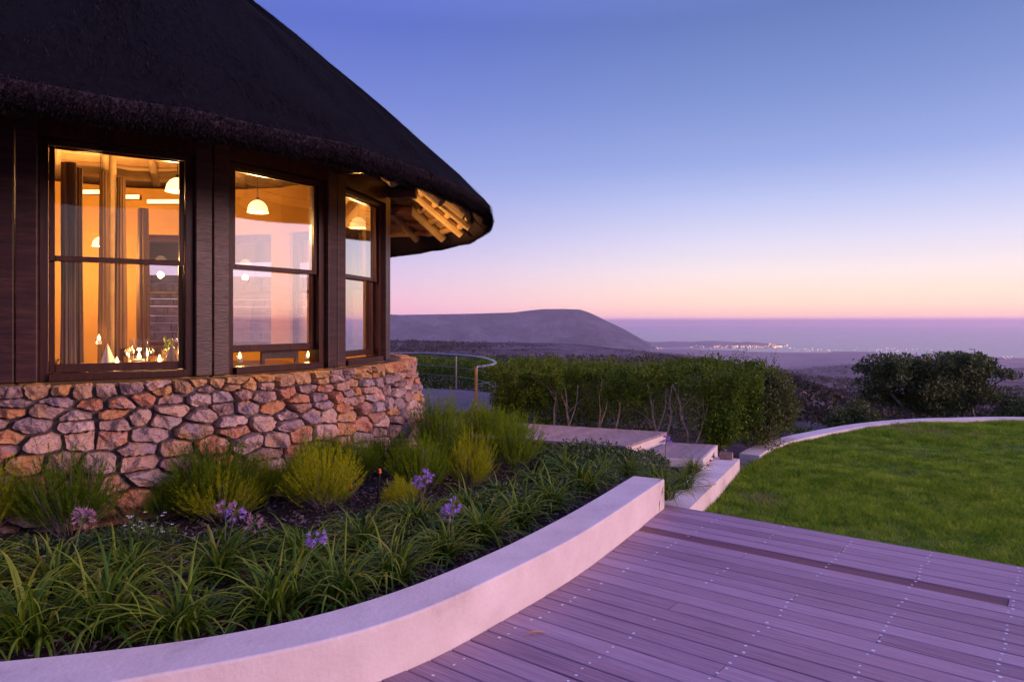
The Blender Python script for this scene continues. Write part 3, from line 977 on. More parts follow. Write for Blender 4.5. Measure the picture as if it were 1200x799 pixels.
s_ = RNG.uniform(0, 1, n) ** 1.6 * .9
r_ = np.interp(s_, [0, .25, .6, .85, 1], [-.09, -.005, .022, .005, -.05]) + r0
z_ = np.interp(s_, [0, .25, .6, .85, 1], [.0, .03, .09, .16, .24]) + ze
P = np.stack([r_ * np.sin(a_), -r_ * np.cos(a_), z_], 1)
tang = np.stack([np.cos(a_), np.sin(a_), np.zeros(n)], 1)
outd = unit(np.stack([np.sin(a_), -np.cos(a_), np.full(n, -.75)], 1) + RNG.normal(0, .22, (n, 3)))
ln = RNG.uniform(.01, .045, n)[:, None]
w_ = tang * RNG.uniform(.0015, .0035, (n, 1))
mb.add(np.stack([P - w_, P + w_, P + outd * ln + w_, P + outd * ln - w_], 1).reshape(-1, 3), np.arange(4 * n).reshape(n, 4), 1)
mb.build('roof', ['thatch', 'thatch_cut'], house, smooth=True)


# pole ceiling under the thatch: laths in rings, rafters running up
def soffit(a, r): return 2.855 + (re_(a) - .12 - r) * .80
mb = MB()
aa = np.linspace(0, 2 * pi, 128, endpoint=False)
rr_ = np.array([.15, 1, 2, 3, 4, 4.75])
V = np.array([[radial(a, r, soffit(a, r) + .02) for r in rr_] for a in aa])
ii = np.arange(V.shape[0] * V.shape[1]).reshape(V.shape[:2])
mb.add(V, np.stack([ii[:, :-1], ii[:, 1:], np.roll(ii, -1, 0)[:, 1:], np.roll(ii, -1, 0)[:, :-1]], -1).reshape(-1, 4))
for r in np.arange(.6, 4.85, .19):
    pts = [radial(a, r, soffit(a, r) - .004) for a in np.linspace(0, 2 * pi, 97)]
    mb.tube(pts, .05, 8, cap=False)
mb.build('ceiling', 'pale_wood', house)
for k in range(2 * NS):
    a = PH + (k + .5) * STEP / 2
    pts = [radial(a, r, soffit(a, r) - .085) for r in (4.82, 3.6, 2.2, .5)]
    mb = MB().tube(pts, [.065, .07, .065, .05], 10)
    mb.build('rafter', 'rafter_wood', house, smooth=False)

# stone base
RT, RB = 4.02, 4.16
def rwall(z): return RT + (RB - RT) * np.clip((1.0 - z) / .6, 0, 1)
mb = MB()
prof = [(3.45, 1.105), (3.9, 1.10), (RT - .05, 1.085), (rwall(.9) - .07, .9), (rwall(.4) - .07, .4), (RB - .07, -.3)]
mb.lathe(prof, 96, mat=1)
rs = np.random.default_rng(31)
RM = 4.1
A0, A1 = -60, 150
U0, U1 = radians(A0) * RM, radians(A1) * RM
sites = []
z = -.1
rows = []
hts = [.20, .195, .18, .165, .15, .135, .115, .10]
zc = -.13
asp = .50
for h_ in hts:
    u = U0 - .2
    while u < U1 + .2:
        w_ = h_ * rs.uniform(.95, 2.7)
        if rs.random() < .28:   # two small stones instead of a big one
            sites.append((u + w_ / 2 + rs.normal(0, .02), zc + h_ * .28)); sites.append((u + w_ / 2 + rs.normal(0, .03), zc + h_ * .78))
        else:
            sites.append((u + w_ / 2, zc + h_ / 2 + rs.normal(0, h_ * .13)))
        u += w_
    zc += h_
ZTOP = 1.118
zc_top = zc
sites = np.array(sites)
sites[:, 1] = np.clip(sites[:, 1], -.2, ZTOP - .05)
Sx = sites * np.array((asp, 1))
for i in range(len(Sx)):
    d2 = np.sum((Sx - Sx[i]) ** 2, 1)
    nb = np.argsort(d2)[1:16]
    c = Sx[i]
    poly = np.array([(c[0] - .25, max(c[1] - .35, -.3)), (c[0] + .25, max(c[1] - .35, -.3)), (c[0] + .25, min(c[1] + .35, ZTOP)), (c[0] - .25, min(c[1] + .35, ZTOP))])
    for j in nb:
        m_ = (Sx[j] + c) / 2; nn = Sx[j] - c
        sv = (poly - m_) @ nn
        out_ = []
        for q_ in range(len(poly)):
            a, b = poly[q_], poly[(q_ + 1) % len(poly)]
            sa, sb_ = sv[q_], sv[(q_ + 1) % len(poly)]
            if sa <= 0: out_.append(a)
            if sa * sb_ < 0: out_.append(a + (b - a) * sa / (sa - sb_))
        poly = np.array(out_)
        if len(poly) < 3: break
    if len(poly) < 3: continue
    poly = poly / np.array((asp, 1))
    cen = poly.mean(0)
    # resample the outline, soften its corners, pull it in for the mortar joint
    cl = np.vstack([poly, poly[:1]])
    sl_ = np.concatenate([[0], np.cumsum(np.linalg.norm(np.diff(cl, axis=0), axis=1))])
    m2 = 26
    tq = np.linspace(0, sl_[-1], m2, endpoint=False)
    ou = np.stack([np.interp(tq, sl_, cl[:, 0]), np.interp(tq, sl_, cl[:, 1])], 1)
    ou = .08 * np.roll(ou, 1, 0) + .84 * ou + .08 * np.roll(ou, -1, 0)
    ext = np.sqrt(((ou - cen) ** 2).sum(1)).mean()
    if ext < .03: continue
    ou = cen + (ou - cen) * (1 - rs.uniform(.006, .018) / ext)
    ou += rs.normal(0, .0032, ou.shape)
    rel = rs.uniform(.075, .17)
    tl = rs.normal(0, .16, 2)
    ph = rs.uniform(0, 6.28, 6)
    # two or three broken planes make the face
    planes = [(rs.normal(0, .62, 2), rs.uniform(-.02, .012)) for _q in range(4)]
    V, rings = [], [(1.0, -.075), (.985, rel * .25), (.95, rel * .62), (.89, rel * .93), (.68, rel), (.4, rel * 1.03), (.15, rel * 1.04)]
    for sc_, dep in rings:
        pq = cen + (ou - cen) * sc_
        loc = pq - cen
        dz = dep + (loc @ tl) * min(1, max(dep, 0) / rel)
        cutp = np.maximum(np.min([loc @ pl + rel * 1.0 + c0 for pl, c0 in planes], 0), rel * .5)
        if dep > 0: dz = np.minimum(dz, cutp) if dep > rel * .5 else dz
        if dep > rel * .4: dz = dz + .008 * np.sin(loc[:, 0] * 40 + ph[0]) * np.sin(loc[:, 1] * 46 + ph[1]) + .004 * np.sin(loc[:, 0] * 95 + ph[2] + loc[:, 1] * 70) + rs.normal(0, .0022, m2)
        for (u, z_), d_ in zip(pq, dz):
            a = u / RM
            V.append(radial(a, rwall(z_) - .055 + d_, z_))
    f = [(k * m2 + j, k * m2 + (j + 1) % m2, (k + 1) * m2 + (j + 1) % m2, (k + 1) * m2 + j) for k in range(len(rings) - 1) for j in range(m2)]
    f.append(tuple((len(rings) - 1) * m2 + j for j in range(m2)))
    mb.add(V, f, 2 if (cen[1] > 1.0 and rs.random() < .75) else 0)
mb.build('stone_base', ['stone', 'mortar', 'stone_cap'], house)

# the rear yard wall, seen only through the back windows
mb = MB()
rs2 = np.random.default_rng(44)
yc = np.array((CX + 6.9 * sin(PH + 7.2 * STEP), CY - 6.9 * cos(PH + 7.2 * STEP))); ya = PH + 7.2 * STEP
n_, t_ = nv(ya)
zq = -.3
while zq < 2.5:
    h_ = rs2.uniform(.12, .22); uq = -3.6
    while uq < 3.6:
        w_ = rs2.uniform(.2, .6)
        c_ = yc + t_ * (uq + w_ / 2) + n_ * rs2.uniform(-.02, .02)
        mb.box((c_[0], c_[1], zq + h_ / 2), (w_ / 2 - .012, .18, h_ / 2 - .01), ya)
        uq += w_
    zq += h_
mb.build('yard_wall', 'bark_dark', label='rough stone yard wall seen dimly through the rear windows of the dining room', category='wall')

# ------------------------------------------------------------------ inside the house
def inside_at(px, py, Y):
    return ((px - 600) / F * Y, Y, EYE + (HZ - py) / F * Y)


def pendant(px, py, Y, label, power=70, cord_top=4.6):
    x, y, z = inside_at(px, py, Y)
    t = thing('pendant_lamp', label, 'lamp', (x, y, z), group='pendant lamps in the dining room')
    s_ = MB().lathe([(.018, .085), (.035, .08), (.075, .055), (.105, .01), (.118, -.05), (.120, -.062), (.112, -.058), (.10, .0), (.07, .045), (.02, .07)], 24)
    s_.build('lamp_shade', 'lamp', t, smooth=True)
    MB().tube([(0, 0, .08), (0, 0, .12)], [.022, .016], 10).build('lamp_holder', 'dark_wood', t)
    MB().tube([(0, 0, .12), (0, 0, cord_top - z)], .005, 6).build('cord', 'black', t)
    l_ = bpy.data.lights.new('bulb', 'POINT'); l_.energy = power; l_.color = (1, .51, .155); l_.shadow_soft_size = .06
    lo = bpy.data.objects.new('bulb', l_); COL.objects.link(lo); lo.parent = t; lo.location = (0, 0, -.30)
    return t


pendant(208, 218, 7.5, 'lit white glass pendant lamp at the right edge of the large left window', 210)
pendant(302, 243, 8.3, 'lit white glass pendant lamp hanging in the middle window', 210)
pendant(118, 284, 11.0, 'small lit pendant lamp deep in the room, half behind the curtained post', 230)
pendant(420, 262, 9.6, 'lit pendant lamp behind the narrow third window', 210)

# uplight strips on the far wall plate
for i, (x0, x1, lab) in enumerate(((98, 121, 'short bright light strip on the far wall top, left of the curtained post'), (143, 165, 'short bright light strip on the far wall top, right of the curtained post'), (173, 218, 'long dim light strip on the far wall top near the pendant lamp'))):
    pa = np.array(inside_at(x0, 224 + (x0 - 98) * .13, 11.3)); pb = np.array(inside_at(x1, 224 + (x1 - 98) * .13, 11.3))
    c_ = (pa + pb) / 2; dv = pb - pa
    t = thing('light_strip', lab, 'lamp', tuple(c_), atan2(dv[1], dv[0]), 'light strips on the far wall')
    hl_ = np.linalg.norm(dv[:2]) / 2
    MB().box((0, 0, 0), (hl_, .03, .04)).build('housing', 'dark_wood', t)
    MB().box((0, -.034, .0), (hl_ - .01, .006, .032)).build('diffuser', 'strip', t)
    l_ = bpy.data.lights.new('uplight', 'AREA'); l_.shape = 'RECTANGLE'; l_.size = hl_ * 2; l_.size_y = .05; l_.energy = 130; l_.color = (1, .50, .16)
    lo = bpy.data.objects.new('uplight', l_); COL.objects.link(lo); lo.parent = t; lo.location = (0, -.02, .06); lo.rotation_euler = (pi + .5, 0, 0)


def curtain(px, Y, z0, z1, r, label, mat, seed, flat=1.0):
    x = (px - 600) / F * Y
    rr2 = np.random.default_rng(seed)
    n = 90
    a = np.arange(n) * 2 * pi / n
    V = []
    zs = np.linspace(z0, z1, 14)
    p1, p2 = rr2.uniform(0, 6, 2)
    for z_ in zs:
        t_ = (z_ - z0) / (z1 - z0)
        k_ = r * (1 + .10 * sin(5 * t_ + p1)) * (1.15 - .25 * t_)
        rr3 = k_ * (1 + .16 * np.sin(a * 9 + p1 + t_ * .8) + .07 * np.sin(a * 21 + p2))
        V.append(np.stack([rr3 * np.cos(a), flat * rr3 * np.sin(a), np.full(n, z_)], 1))
    ii_ = np.arange(len(zs) * n).reshape(len(zs), n)
    q_ = np.stack([ii_[:-1], np.roll(ii_, -1, 1)[:-1], np.roll(ii_, -1, 1)[1:], ii_[1:]], -1).reshape(-1, 4)
    mb_ = MB().add(np.vstack(V), q_)
    mb_.add(np.vstack(V)[:n], [tuple(range(n))[::-1]])
    return mb_.build('curtain', mat, None, (x, Y, 0), smooth=True, label=label, category='curtain', group='gathered curtains in the dining room')


curtain(80, 6.2, 1.0, 3.0, .055, 'gathered striped curtain hanging just inside the left edge of the large window', 'sheer', 1, .6)
curtain(92, 6.7, 1.0, 3.06, .032, 'brown gathered curtain beside the striped one at the large window', 'curtain', 2)
curtain(122, 8.6, .35, 3.42, .050, 'dark gathered curtain on the inner post, left one of the pair', 'curtain', 3)
curtain(142, 8.7, .35, 3.38, .050, 'dark gathered curtain on the inner post, right one of the pair', 'curtain', 4)
curtain(168, 11.2, .35, 3.4, .075, 'dark gathered curtain deep in the room at the far window, right of the post pair', 'curtain', 5)
# inner timber post between the curtains
x_, y_ = (132 - 600) / F * 8.7, 8.7
MB().tube([(0, 0, .345), (0, 0, 3.9)], [.045, .04], 12).build('timber_post', 'rafter_wood', None, (x_, y_, 0), label='round timber post between two dark curtains inside the dining room', category='post')


def table(x, y, label, r=.42, z=1.15, fl=.345, rot=0.5):
    t = thing('dining_table', label, 'table', (x, y, fl), rot)
    o_ = MB().box((0, 0, z - fl - .02), (r, r, .02)).build('tabletop', 'dark_wood', t); bevel(o_, .006)
    for sx in (-1, 1):
        for sy in (-1, 1):
            MB().box((sx * (r - .05), sy * (r - .05), (z - fl - .04) / 2), (.03, .03, (z - fl - .04) / 2)).build('leg', 'dark_wood', t)
    return t


def chair(x, y, rot, label, fl=.345):
    t = thing('dining_chair', label, 'chair', (x, y, fl), rot, 'dining chairs inside')
    o_ = MB().box((0, 0, .45), (.21, .21, .022)).build('seat', 'dark_wood', t); bevel(o_, .01)
    b_ = MB()
    for s_ in (-1, 1): b_.box((s_ * .19, .20, .72), (.018, .016, .25))
    for zz_ in (.62, .76, .93): b_.box((0, .20, zz_), (.175, .012, .045))
    b_.build('backrest', 'dark_wood', t)
    for sx in (-1, 1):
        for sy in (-1, 1): MB().box((sx * .18, sy * .18, .214), (.018, .018, .214)).build('leg', 'dark_wood', t)
    return t


T1 = (-3.70, 6.95); T2 = (-2.98, 8.05)
table(*T1, 'dark dining table with candles and napkins behind the large left window')
table(*T2, 'dark dining table behind the half raised middle window')
table(-5.9, 8.4, 'dark dining table further back in the room, left of the curtained post')
chair(-4.05, 7.65, .3, 'dark wooden chair behind the candle table, left one')
chair(-3.45, 7.75, -.2, 'dark wooden chair behind the candle table, right one')
chair(-2.55, 7.45, -2.3, 'dark wooden chair with its back to the half raised middle window')


def candle(px, Y, z, label, hurricane=False, power=3):
    x = (px - 600) / F * Y
    t = thing('candle', label, 'candle', (x, Y, z), group='candles on the dining tables')
    if hurricane:
        MB().lathe([(.075, 0), (.085, .03), (.09, .14), (.08, .24), (.085, .29)], 24).build('glass_jar', 'goblet', t, smooth=True)
        MB().lathe([(.001, .10), (.05, .10), (.052, .005), (.001, .004)], 16).build('wax', 'linen', t)
        fz = .125
    else:
        MB().lathe([(.03, 0), (.036, .01), (.04, .09)], 16).build('glass_jar', 'goblet', t, smooth=True)
        MB().lathe([(.001, .05), (.03, .05), (.03, .004), (.001, .004)], 12).build('wax', 'linen', t)
        fz = .075
    MB().lathe([(.001, -.026), (.016, -.012), (.018, .0), (.009, .024), (.001, .046)], 10, (0, 0, fz)).build('flame', 'flame', t, smooth=True)
    l_ = bpy.data.lights.new('candlelight', 'POINT'); l_.energy = power; l_.color = (1, .50, .16); l_.shadow_soft_size = .02
    lo = bpy.data.objects.new('candlelight', l_); COL.objects.link(lo); lo.parent = t; lo.location = (0, 0, fz + .06)


candle(163, 6.75, 1.15, 'large glass candle jar glowing in the middle of the left window', True, 5)
candle(212, 6.95, 1.155, 'lit candle in glass at the right edge of the large window', True, 4)
candle(187, 6.8, 1.17, 'small tea light right of the big candle jar')
candle(84, 8.2, 1.15, 'tea light at far left in the large window, left one of the close pair')
candle(93, 8.25, 1.15, 'tea light at far left in the large window, right one of the close pair')
candle(116, 8.4, 1.34, 'small candle raised up beside the dark curtain')
candle(137, 6.8, 1.15, 'tea light between the folded napkin and the curtain')
candle(361, 8.0, 1.16, 'bright candle in the open gap of the middle window, right one')
candle(281, 7.7, 1.16, 'candle in the open gap of the middle window, left one')

for px, Y, lab in ((126, 6.72, 'white napkin folded to a pointed cone on the candle table, left one'), (201, 6.62, 'white napkin folded to a pointed cone beside the right hand candle')):
    n = 40; a = np.arange(n) * 2 * pi / n
    V = []
    for z_, r_ in ((0, .075), (.02, .078), (.1, .052), (.18, .026), (.25, .002)):
        V.append(np.stack([r_ * (1 + .12 * np.sin(a * 5)) * np.cos(a), r_ * (1 + .12 * np.sin(a * 5)) * np.sin(a), np.full(n, z_)], 1))
    ii = np.arange(5 * n).reshape(5, n)
    MB().add(np.vstack(V), np.stack([ii[:-1], np.roll(ii, -1, 1)[:-1], np.roll(ii, -1, 1)[1:], ii[1:]], -1).reshape(-1, 4)).build('napkin', 'linen', None, ((px - 600) / F * Y, Y, 1.15), smooth=True, label=lab, category='napkin', group='folded napkins')


def wine_glass(px, Y, lab):
    MB().lathe([(.034, 0), (.03, .004), (.005, .01), (.005, .085), (.03, .11), (.04, .15), (.036, .20)], 20).build('wine_glass', 'goblet', None, ((px - 600) / F * Y, Y, 1.151), smooth=True, label=lab, category='glass', group='wine glasses on the tables')


wine_glass(152, 6.9, 'clear wine glass left of the big candle jar')
wine_glass(176, 6.95, 'clear wine glass right of the big candle jar')
wine_glass(196, 7.1, 'clear wine glass near the green sprig on the candle table')
x = (197 - 600) / F * 6.85
t = thing('vase', 'small glass vase with a green sprig near the right hand candle', 'vase', (x, 6.85, 1.15))
MB().lathe([(.001, .003), (.03, .003), (.035, .05), (.018, .11), (.02, .13)], 16).build('glass_body', 'goblet', t, smooth=True)
lb = MB(); lb.tube([(0, 0, .02), (.01, 0, .15), (.0, .01, .26)], .003, 5, 1)
leaves(lb, np.stack([RNG.normal(0, .02, 26), RNG.normal(0, .02, 26), RNG.uniform(.14, .28, 26)], 1), .05, .4, .8)
lb.build('sprig', ['strap', 'stem'], t)

# ------------------------------------------------------------------ planting
ORD = ['first', 'second', 'third', 'fourth', 'fifth', 'sixth', 'seventh', 'eighth', 'ninth', 'tenth', 'eleventh', 'twelfth', 'thirteenth', 'fourteenth', 'fifteenth']


def strap_mesh(seed, n=70, hmin=.22, hmax=.46, spread=1.0, width=.007):
    r = np.random.default_rng(seed)
    mb_ = MB()
    for i in range(n):
        a = r.uniform(0, 2 * pi); ln = r.uniform(hmin, hmax) * 1.35
        b0 = np.array((r.normal(0, .035), r.normal(0, .035), 0))
        el = radians(90 - 58 * r.random() ** .8); drop = r.uniform(.9, 2.3) * spread
        h = np.array((cos(a), sin(a), 0)); side = np.array((-sin(a), cos(a), 0))
        seg = 7
        p_ = b0.copy(); V = []
        w0 = width * r.uniform(.7, 1.35)
        for k in range(seg + 1):
            t_ = k / seg
            w_ = w0 * (1 - t_ ** 3) * (.75 + .5 * min(t_ * 3, 1)) * .8 + .0004
            up_ = np.array((0, 0, 1.0)) * sin(el) + h * cos(el)
            nn = np.cross(side, up_)
            V += [p_ - side * w_ + nn * w_ * .4, p_, p_ + side * w_ + nn * w_ * .4]
            p_ = p_ + up_ * ln / seg
            el -= drop / seg * (.4 + 1.3 * t_)
        f = []
        for k in range(seg):
            c_ = 3 * k
            f += [(c_, c_ + 1, c_ + 4, c_ + 3), (c_ + 1, c_ + 2, c_ + 5, c_ + 4)]
        mb_.add(V, f)
    return mb_


def mesh_of(mb_, name, mats):
    o_ = mb_.build(name, mats); me = o_.data
    bpy.data.objects.remove(o_); return me


strap_vars = [mesh_of(strap_mesh(40 + i, 120, .17, .42, 1.3, .008), 'strap_clump', 'strap') for i in range(7)]
grassy_vars = [mesh_of(strap_mesh(70 + i, 150, .16, .34, 1.3, .0042), 'grassy_clump', 'strap') for i in range(3)]


def flower_head(parent, x, y, h, mat, seed, lean=(0, 0), droop=.2):
    r = np.random.default_rng(seed)
    mb_ = MB()
    top = np.array((x + lean[0], y + lean[1], h))
    mb_.tube([(x, y, 0), (x + lean[0] * .3, y + lean[1] * .3, h * .55), top], [.0045, .004, .0035], 6, 1)
    for i in range(15):
        d_ = r.normal(size=3); d_[2] = d_[2] * .6 + .35 - droop; d_ /= np.linalg.norm(d_)
        e = top + d_ * r.uniform(.025, .045)
        mb_.tube([top, e], [.0012, .0012], 4, 1)
        s_ = np.cross(d_, r.normal(size=3)); s_ /= np.linalg.norm(s_); w_ = np.cross(d_, s_)
        for k in range(6):
            a = k * pi / 3
            o1 = s_ * cos(a) + w_ * sin(a); o2 = s_ * cos(a + .5) + w_ * sin(a + .5); o3 = s_ * cos(a - .5) + w_ * sin(a - .5)
            mb_.add([e, e + d_ * .018 + o2 * .008, e + d_ * .030 + o1 * .020, e + d_ * .018 + o3 * .008], [(0, 1, 2, 3)])
    return mb_.build('flower_head', [mat, 'stem'], parent)


def clump(px, py, label, group, var, scale=1.0, flowers=(), z=None, name='strap_leaf_plant', meshes=None):
    x, y = at(px, py, .05)
    zb = bed_z(x, y)
    t = thing(name, label, 'plant', (x, y, float(zb)), 0, group)
    o_ = bpy.data.objects.new('foliage', (meshes or strap_vars)[var % len(meshes or strap_vars)])
    COL.objects.link(o_); o_.parent = t
    o_.rotation_euler[2] = RNG.uniform(0, 6.28); o_.scale = (scale * RNG.uniform(.95, 1.12), scale, scale * RNG.uniform(.9, 1.05))
    for i, (fx, fy, h, mt, ln) in enumerate(flowers): flower_head(t, fx, fy, h, mt, int(px * 7 + i), ln)
    return t


G1 = 'strap leaved plants along the cream wall'
front = [(-70, 772), (35, 758), (122, 737), (212, 736), (322, 714), (392, 700), (458, 680), (520, 652), (566, 630), (606, 610), (645, 592), (684, 573)]
for i, (px, py) in enumerate(front):
    if i == 0: lab = 'strap leaved clump cut off by the left photo edge, front row along the cream wall'
    else: lab = f'{ORD[i]} arching strap leaved clump from the left in the front row along the cream wall'
    fl = ()
    if i == 4: lab = 'strap leaved clump with one large violet flower head, front row along the cream wall'; fl = ((.10, .06, .40, 'violet', (.10, .02)),)
    if i == 7: lab = 'strap leaved clump with violet flower close above the cream wall, middle of the front row'; fl = ((.04, 0, .36, 'violet', (.03, .0)), (.03, .05, .30, 'violet', (.0, .02)))
    clump(px, py, lab, G1, i, 1.12 if i < 6 else .92, fl)
back = [(-35, 705), (62, 694), (150, 682), (255, 678), (352, 660), (425, 644), (488, 618), (545, 602), (590, 586), (628, 572), (664, 560)]
for i, (px, py) in enumerate(back):
    lab = f'{ORD[i]} strap leaved clump from the left in the second row behind the cream wall'
    fl = ()
    if i == 1: lab = 'strap leaved clump with fading pink flower heads at far left of the bed'; fl = ((.08, .05, .42, 'pinkp', (.06, 0)), (.0, .05, .40, 'pinkp', (.14, .03)))
    if i == 3: lab = 'strap leaved clump with two pink and violet flower stalks below the lime shrub'; fl = ((.02, .05, .42, 'pinkp', (.0, .03)), (.02, .05, .38, 'violet', (.05, .05)), (.04, .02, .34, 'pinkp', (.16, .02)))
    if i == 6: lab = 'strap leaved clump with violet flowers standing tall in the second row'; fl = ((.03, 0, .40, 'violet', (.05, .0)), (.03, 0, .36, 'violet', (.0, .02)))
    clump(px, py, lab, G1, i + 3, 1.0 if i < 5 else .82, fl)
G2 = 'fine grassy clumps at the end of the cream wall'
for i, (px, py, s_, lab, fl) in enumerate([
        (778, 584, .95, 'fine grassy clump filling the gap just past the end of the curved cream wall', ()),
        (802, 566, .9, 'fine grassy clump leaning over the short straight wall', ()),
        (768, 562, .9, 'fine grassy clump with violet flower in front of the wooden step', ((.1, .05, .42, 'violet', (.02, .02)),)),
        (738, 553, .8, 'fine grassy clump behind the end of the curved cream wall', ()),
        (705, 556, .8, 'fine grassy clump left of the curved wall end, next to the leafy ground cover', ()),
        (812, 550, .7, 'fine grassy clump next to the corner of the wooden step', ())]):
    clump(px, py, lab, G2, i, s_, fl, name='grassy_plant', meshes=grassy_vars)


def needle_mesh(seed, n=260, h=.5, w=.5, dens=46):
    r = np.random.default_rng(seed)
    mb_ = MB()
    P_, D_ = [], []
    for i in range(n):
        a = r.uniform(0, 2 * pi); rr_2 = sqrt(r.uniform(0, 1))
        tip_ = np.array((cos(a) * rr_2 * w / 2, sin(a) * rr_2 * w / 2, h * (sqrt(max(0, 1 - (rr_2 * .85) ** 2)) * r.uniform(.68, 1.08) * (1 + .20 * sin(3 * a + seed) * rr_2 + .12 * sin(7 * a + seed * 2)) + .03)))
        tip_ += r.normal(0, .02, 3) * np.array((1, 1, 1))
        base_ = np.array((cos(a) * rr_2 * w * .12, sin(a) * rr_2 * w * .12, h * r.uniform(.02, .25)))
        mid = (base_ + tip_) / 2 + np.array((cos(a), sin(a), -.3)) * w * .07 * rr_2
        t_ = r.uniform(.3, 1, dens)[:, None]
        p_ = base_ * (1 - t_) ** 2 + 2 * mid * t_ * (1 - t_) + tip_ * t_ ** 2
        d_ = unit(2 * (mid - base_) * (1 - t_) + 2 * (tip_ - mid) * t_)
        P_.append(p_); D_.append(d_)
        if i % 6 == 0:
            tq = np.linspace(0, .8, 4)[:, None]
            mb_.tube(base_ * (1 - tq) ** 2 + 2 * mid * tq * (1 - tq) + tip_ * tq ** 2, [.003, .0025, .002, .0012], 4, 1, False)
    P_ = np.vstack(P_); D_ = np.vstack(D_); k = len(P_)
    d_ = unit(D_ + r.normal(0, .38, (k, 3)))
    ln = r.uniform(.014, .034, k)[:, None]
    s_ = unit(np.cross(d_, r.normal(size=(k, 3)))) * r.uniform(.0009, .0019, k)[:, None]
    mb_.add(np.stack([P_ - s_, P_ + s_, P_ + d_ * ln], 1).reshape(-1, 3), np.arange(3 * k).reshape(k, 3))
    return mb_


needle_base = {}
for key, mt in (('dark', 'needle_dark'), ('mid', 'needle_mid'), ('lime', 'needle_lime'), ('dry', 'needle_dry')):
    needle_base[key] = [mesh_of(needle_mesh(100 + 10 * ord(key[0]) + i, 420 if key != 'dry' else 140, dens=56), 'shrub', [mt, 'bark_dark']) for i in range(2 if key != 'dry' else 1)]
shrubs = [  # px, base py, width px, height px, kind, label
    (2, 622, 80, 78, 'lime', 'bright lime feathery shrub cut off by the left edge of the photo'),
    (88, 606, 92, 84, 'dark', 'dark green feathery shrub at far left against the stone wall'),
    (152, 614, 46, 26, 'dry', 'low dry olive shrub on bare mulch at the left of the bed'),
    (118, 592, 26, 24, 'dry', 'tiny brown dry shrub on a thin stem at the left of the bed'),
    (222, 592, 92, 82, 'dark', 'dark green feathery shrub behind the brightest lime shrub'),
    (258, 612, 92, 62, 'lime', 'brightest lime yellow feathery shrub below the large window'),
    (305, 592, 52, 52, 'lime', 'small lime shrub at the right shoulder of the brightest one'),
    (318, 566, 58, 60, 'mid', 'green feathery shrub touching the stone wall under the middle window'),
    (378, 606, 86, 70, 'lime', 'rounded lime shrub beside the black stake, centre left of the bed'),
    (408, 572, 66, 58, 'mid', 'green feathery shrub behind the rounded lime shrub'),
    (452, 556, 52, 48, 'dark', 'dark feathery shrub at the foot of the wall, right of the taller stake'),
    (493, 582, 66, 64, 'mid', 'rounded green feathery shrub in front of the stone wall corner'),
    (516, 540, 66, 70, 'mid', 'tall green feathery shrub growing at the end of the stone wall'),
    (551, 576, 54, 62, 'lime', 'upright lime shrub between two rounder shrubs'),
    (600, 560, 70, 66, 'mid', 'wide soft olive shrub nearest to the planked path'),
    (566, 526, 62, 50, 'mid', 'green shrub beside the terrace post'),
    (596, 527, 44, 40, 'dark', 'small grey green shrub at the corner of the planked path'),
    (345, 588, 44, 46, 'mid', 'small green shrub squeezed between the two lime shrubs left of the black stake'),
    (182, 596, 46, 44, 'mid', 'small rounded green shrub on mulch left of the dark shrub below the large window'),
    (470, 600, 40, 34, 'lime', 'little lime shrub on the mulch in front of the wall corner shrubs'),
    (532, 560, 44, 50, 'dark', 'dark green shrub wedged behind the upright lime shrub'),
]
for i, (px, py, wpx, hpx, key, lab) in enumerate(shrubs):
    x, y = at(px, py, .05)
    sw, sh = wpx / F * y * 1.20, hpx / F * y * 1.08
    # the far foot of the shrub stands a little further back than its front edge
    y2 = y + sw * .30; x2 = x * y2 / y
    rr_ = sqrt((x2 - CX) ** 2 + (y2 - CY) ** 2)
    if rr_ < 4.12 + sw * .28:
        sc_ = (4.12 + sw * .28) / rr_; x2 = CX + (x2 - CX) * sc_; y2 = CY + (y2 - CY) * sc_
    t = thing('feathery_shrub', lab, 'shrub', (x2, y2, float(bed_z(x2, y2)) - .01), 0, 'feathery shrubs in the bed')
    me = needle_base[key][i % len(needle_base[key])]
    o_ = bpy.data.objects.new('foliage', me); COL.objects.link(o_); o_.parent = t
    o_.rotation_euler[2] = RNG.uniform(0, 6.28)
    o_.scale = (sw / .5, sw / .5, sh / .5)

# leafy ground cover, in drifts
mb = MB()
r3 = np.random.default_rng(77)
drifts = [((640, 545), .50, 0.30, .20, 2400), ((690, 540), .55, .32, .22, 3000), ((735, 544), .45, .25, .17, 1800), ((600, 590), .42, .25, .14, 1500), ((555, 600), .40, .25, .13, 1500), ((470, 612), .40, .22, .11, 1300), ((430, 625), .34, .20, .10, 1000), ((520, 620), .4, .22, .12, 1400), ((640, 575), .42, .24, .14, 1500),
          ((150, 640), .38, .20, .13, 900), ((20, 650), .3, .2, .1, 600), ((330, 640), .35, .18, .11, 900), ((270, 640), .3, .18, .10, 600), ((680, 562), .4, .22, .15, 1500)]
for (px, py), rx, ry, h, n in drifts:
    x, y = at(px, py, .05)
    a = r3.uniform(0, 2 * pi, n); q_ = np.sqrt(r3.uniform(0, 1, n))
    X_, Y_ = x + rx * q_ * np.cos(a), y + ry * q_ * 1.5 * np.sin(a)
    dome = np.sqrt(np.clip(1 - q_ ** 2, 0, 1)) * .8 + .2
    Pq = np.stack([X_, Y_, .04 + h * dome * r3.uniform(.25, 1, n) * (1 + .25 * np.sin(X_ * 23) * np.sin(Y_ * 19))], 1)
    okk = inside(bed_poly, Pq[:, :2])
    leaves(mb, Pq[okk], .036, .55, .7, 0, r3)
mb.build('ground_cover', 'cover', kind='stuff')

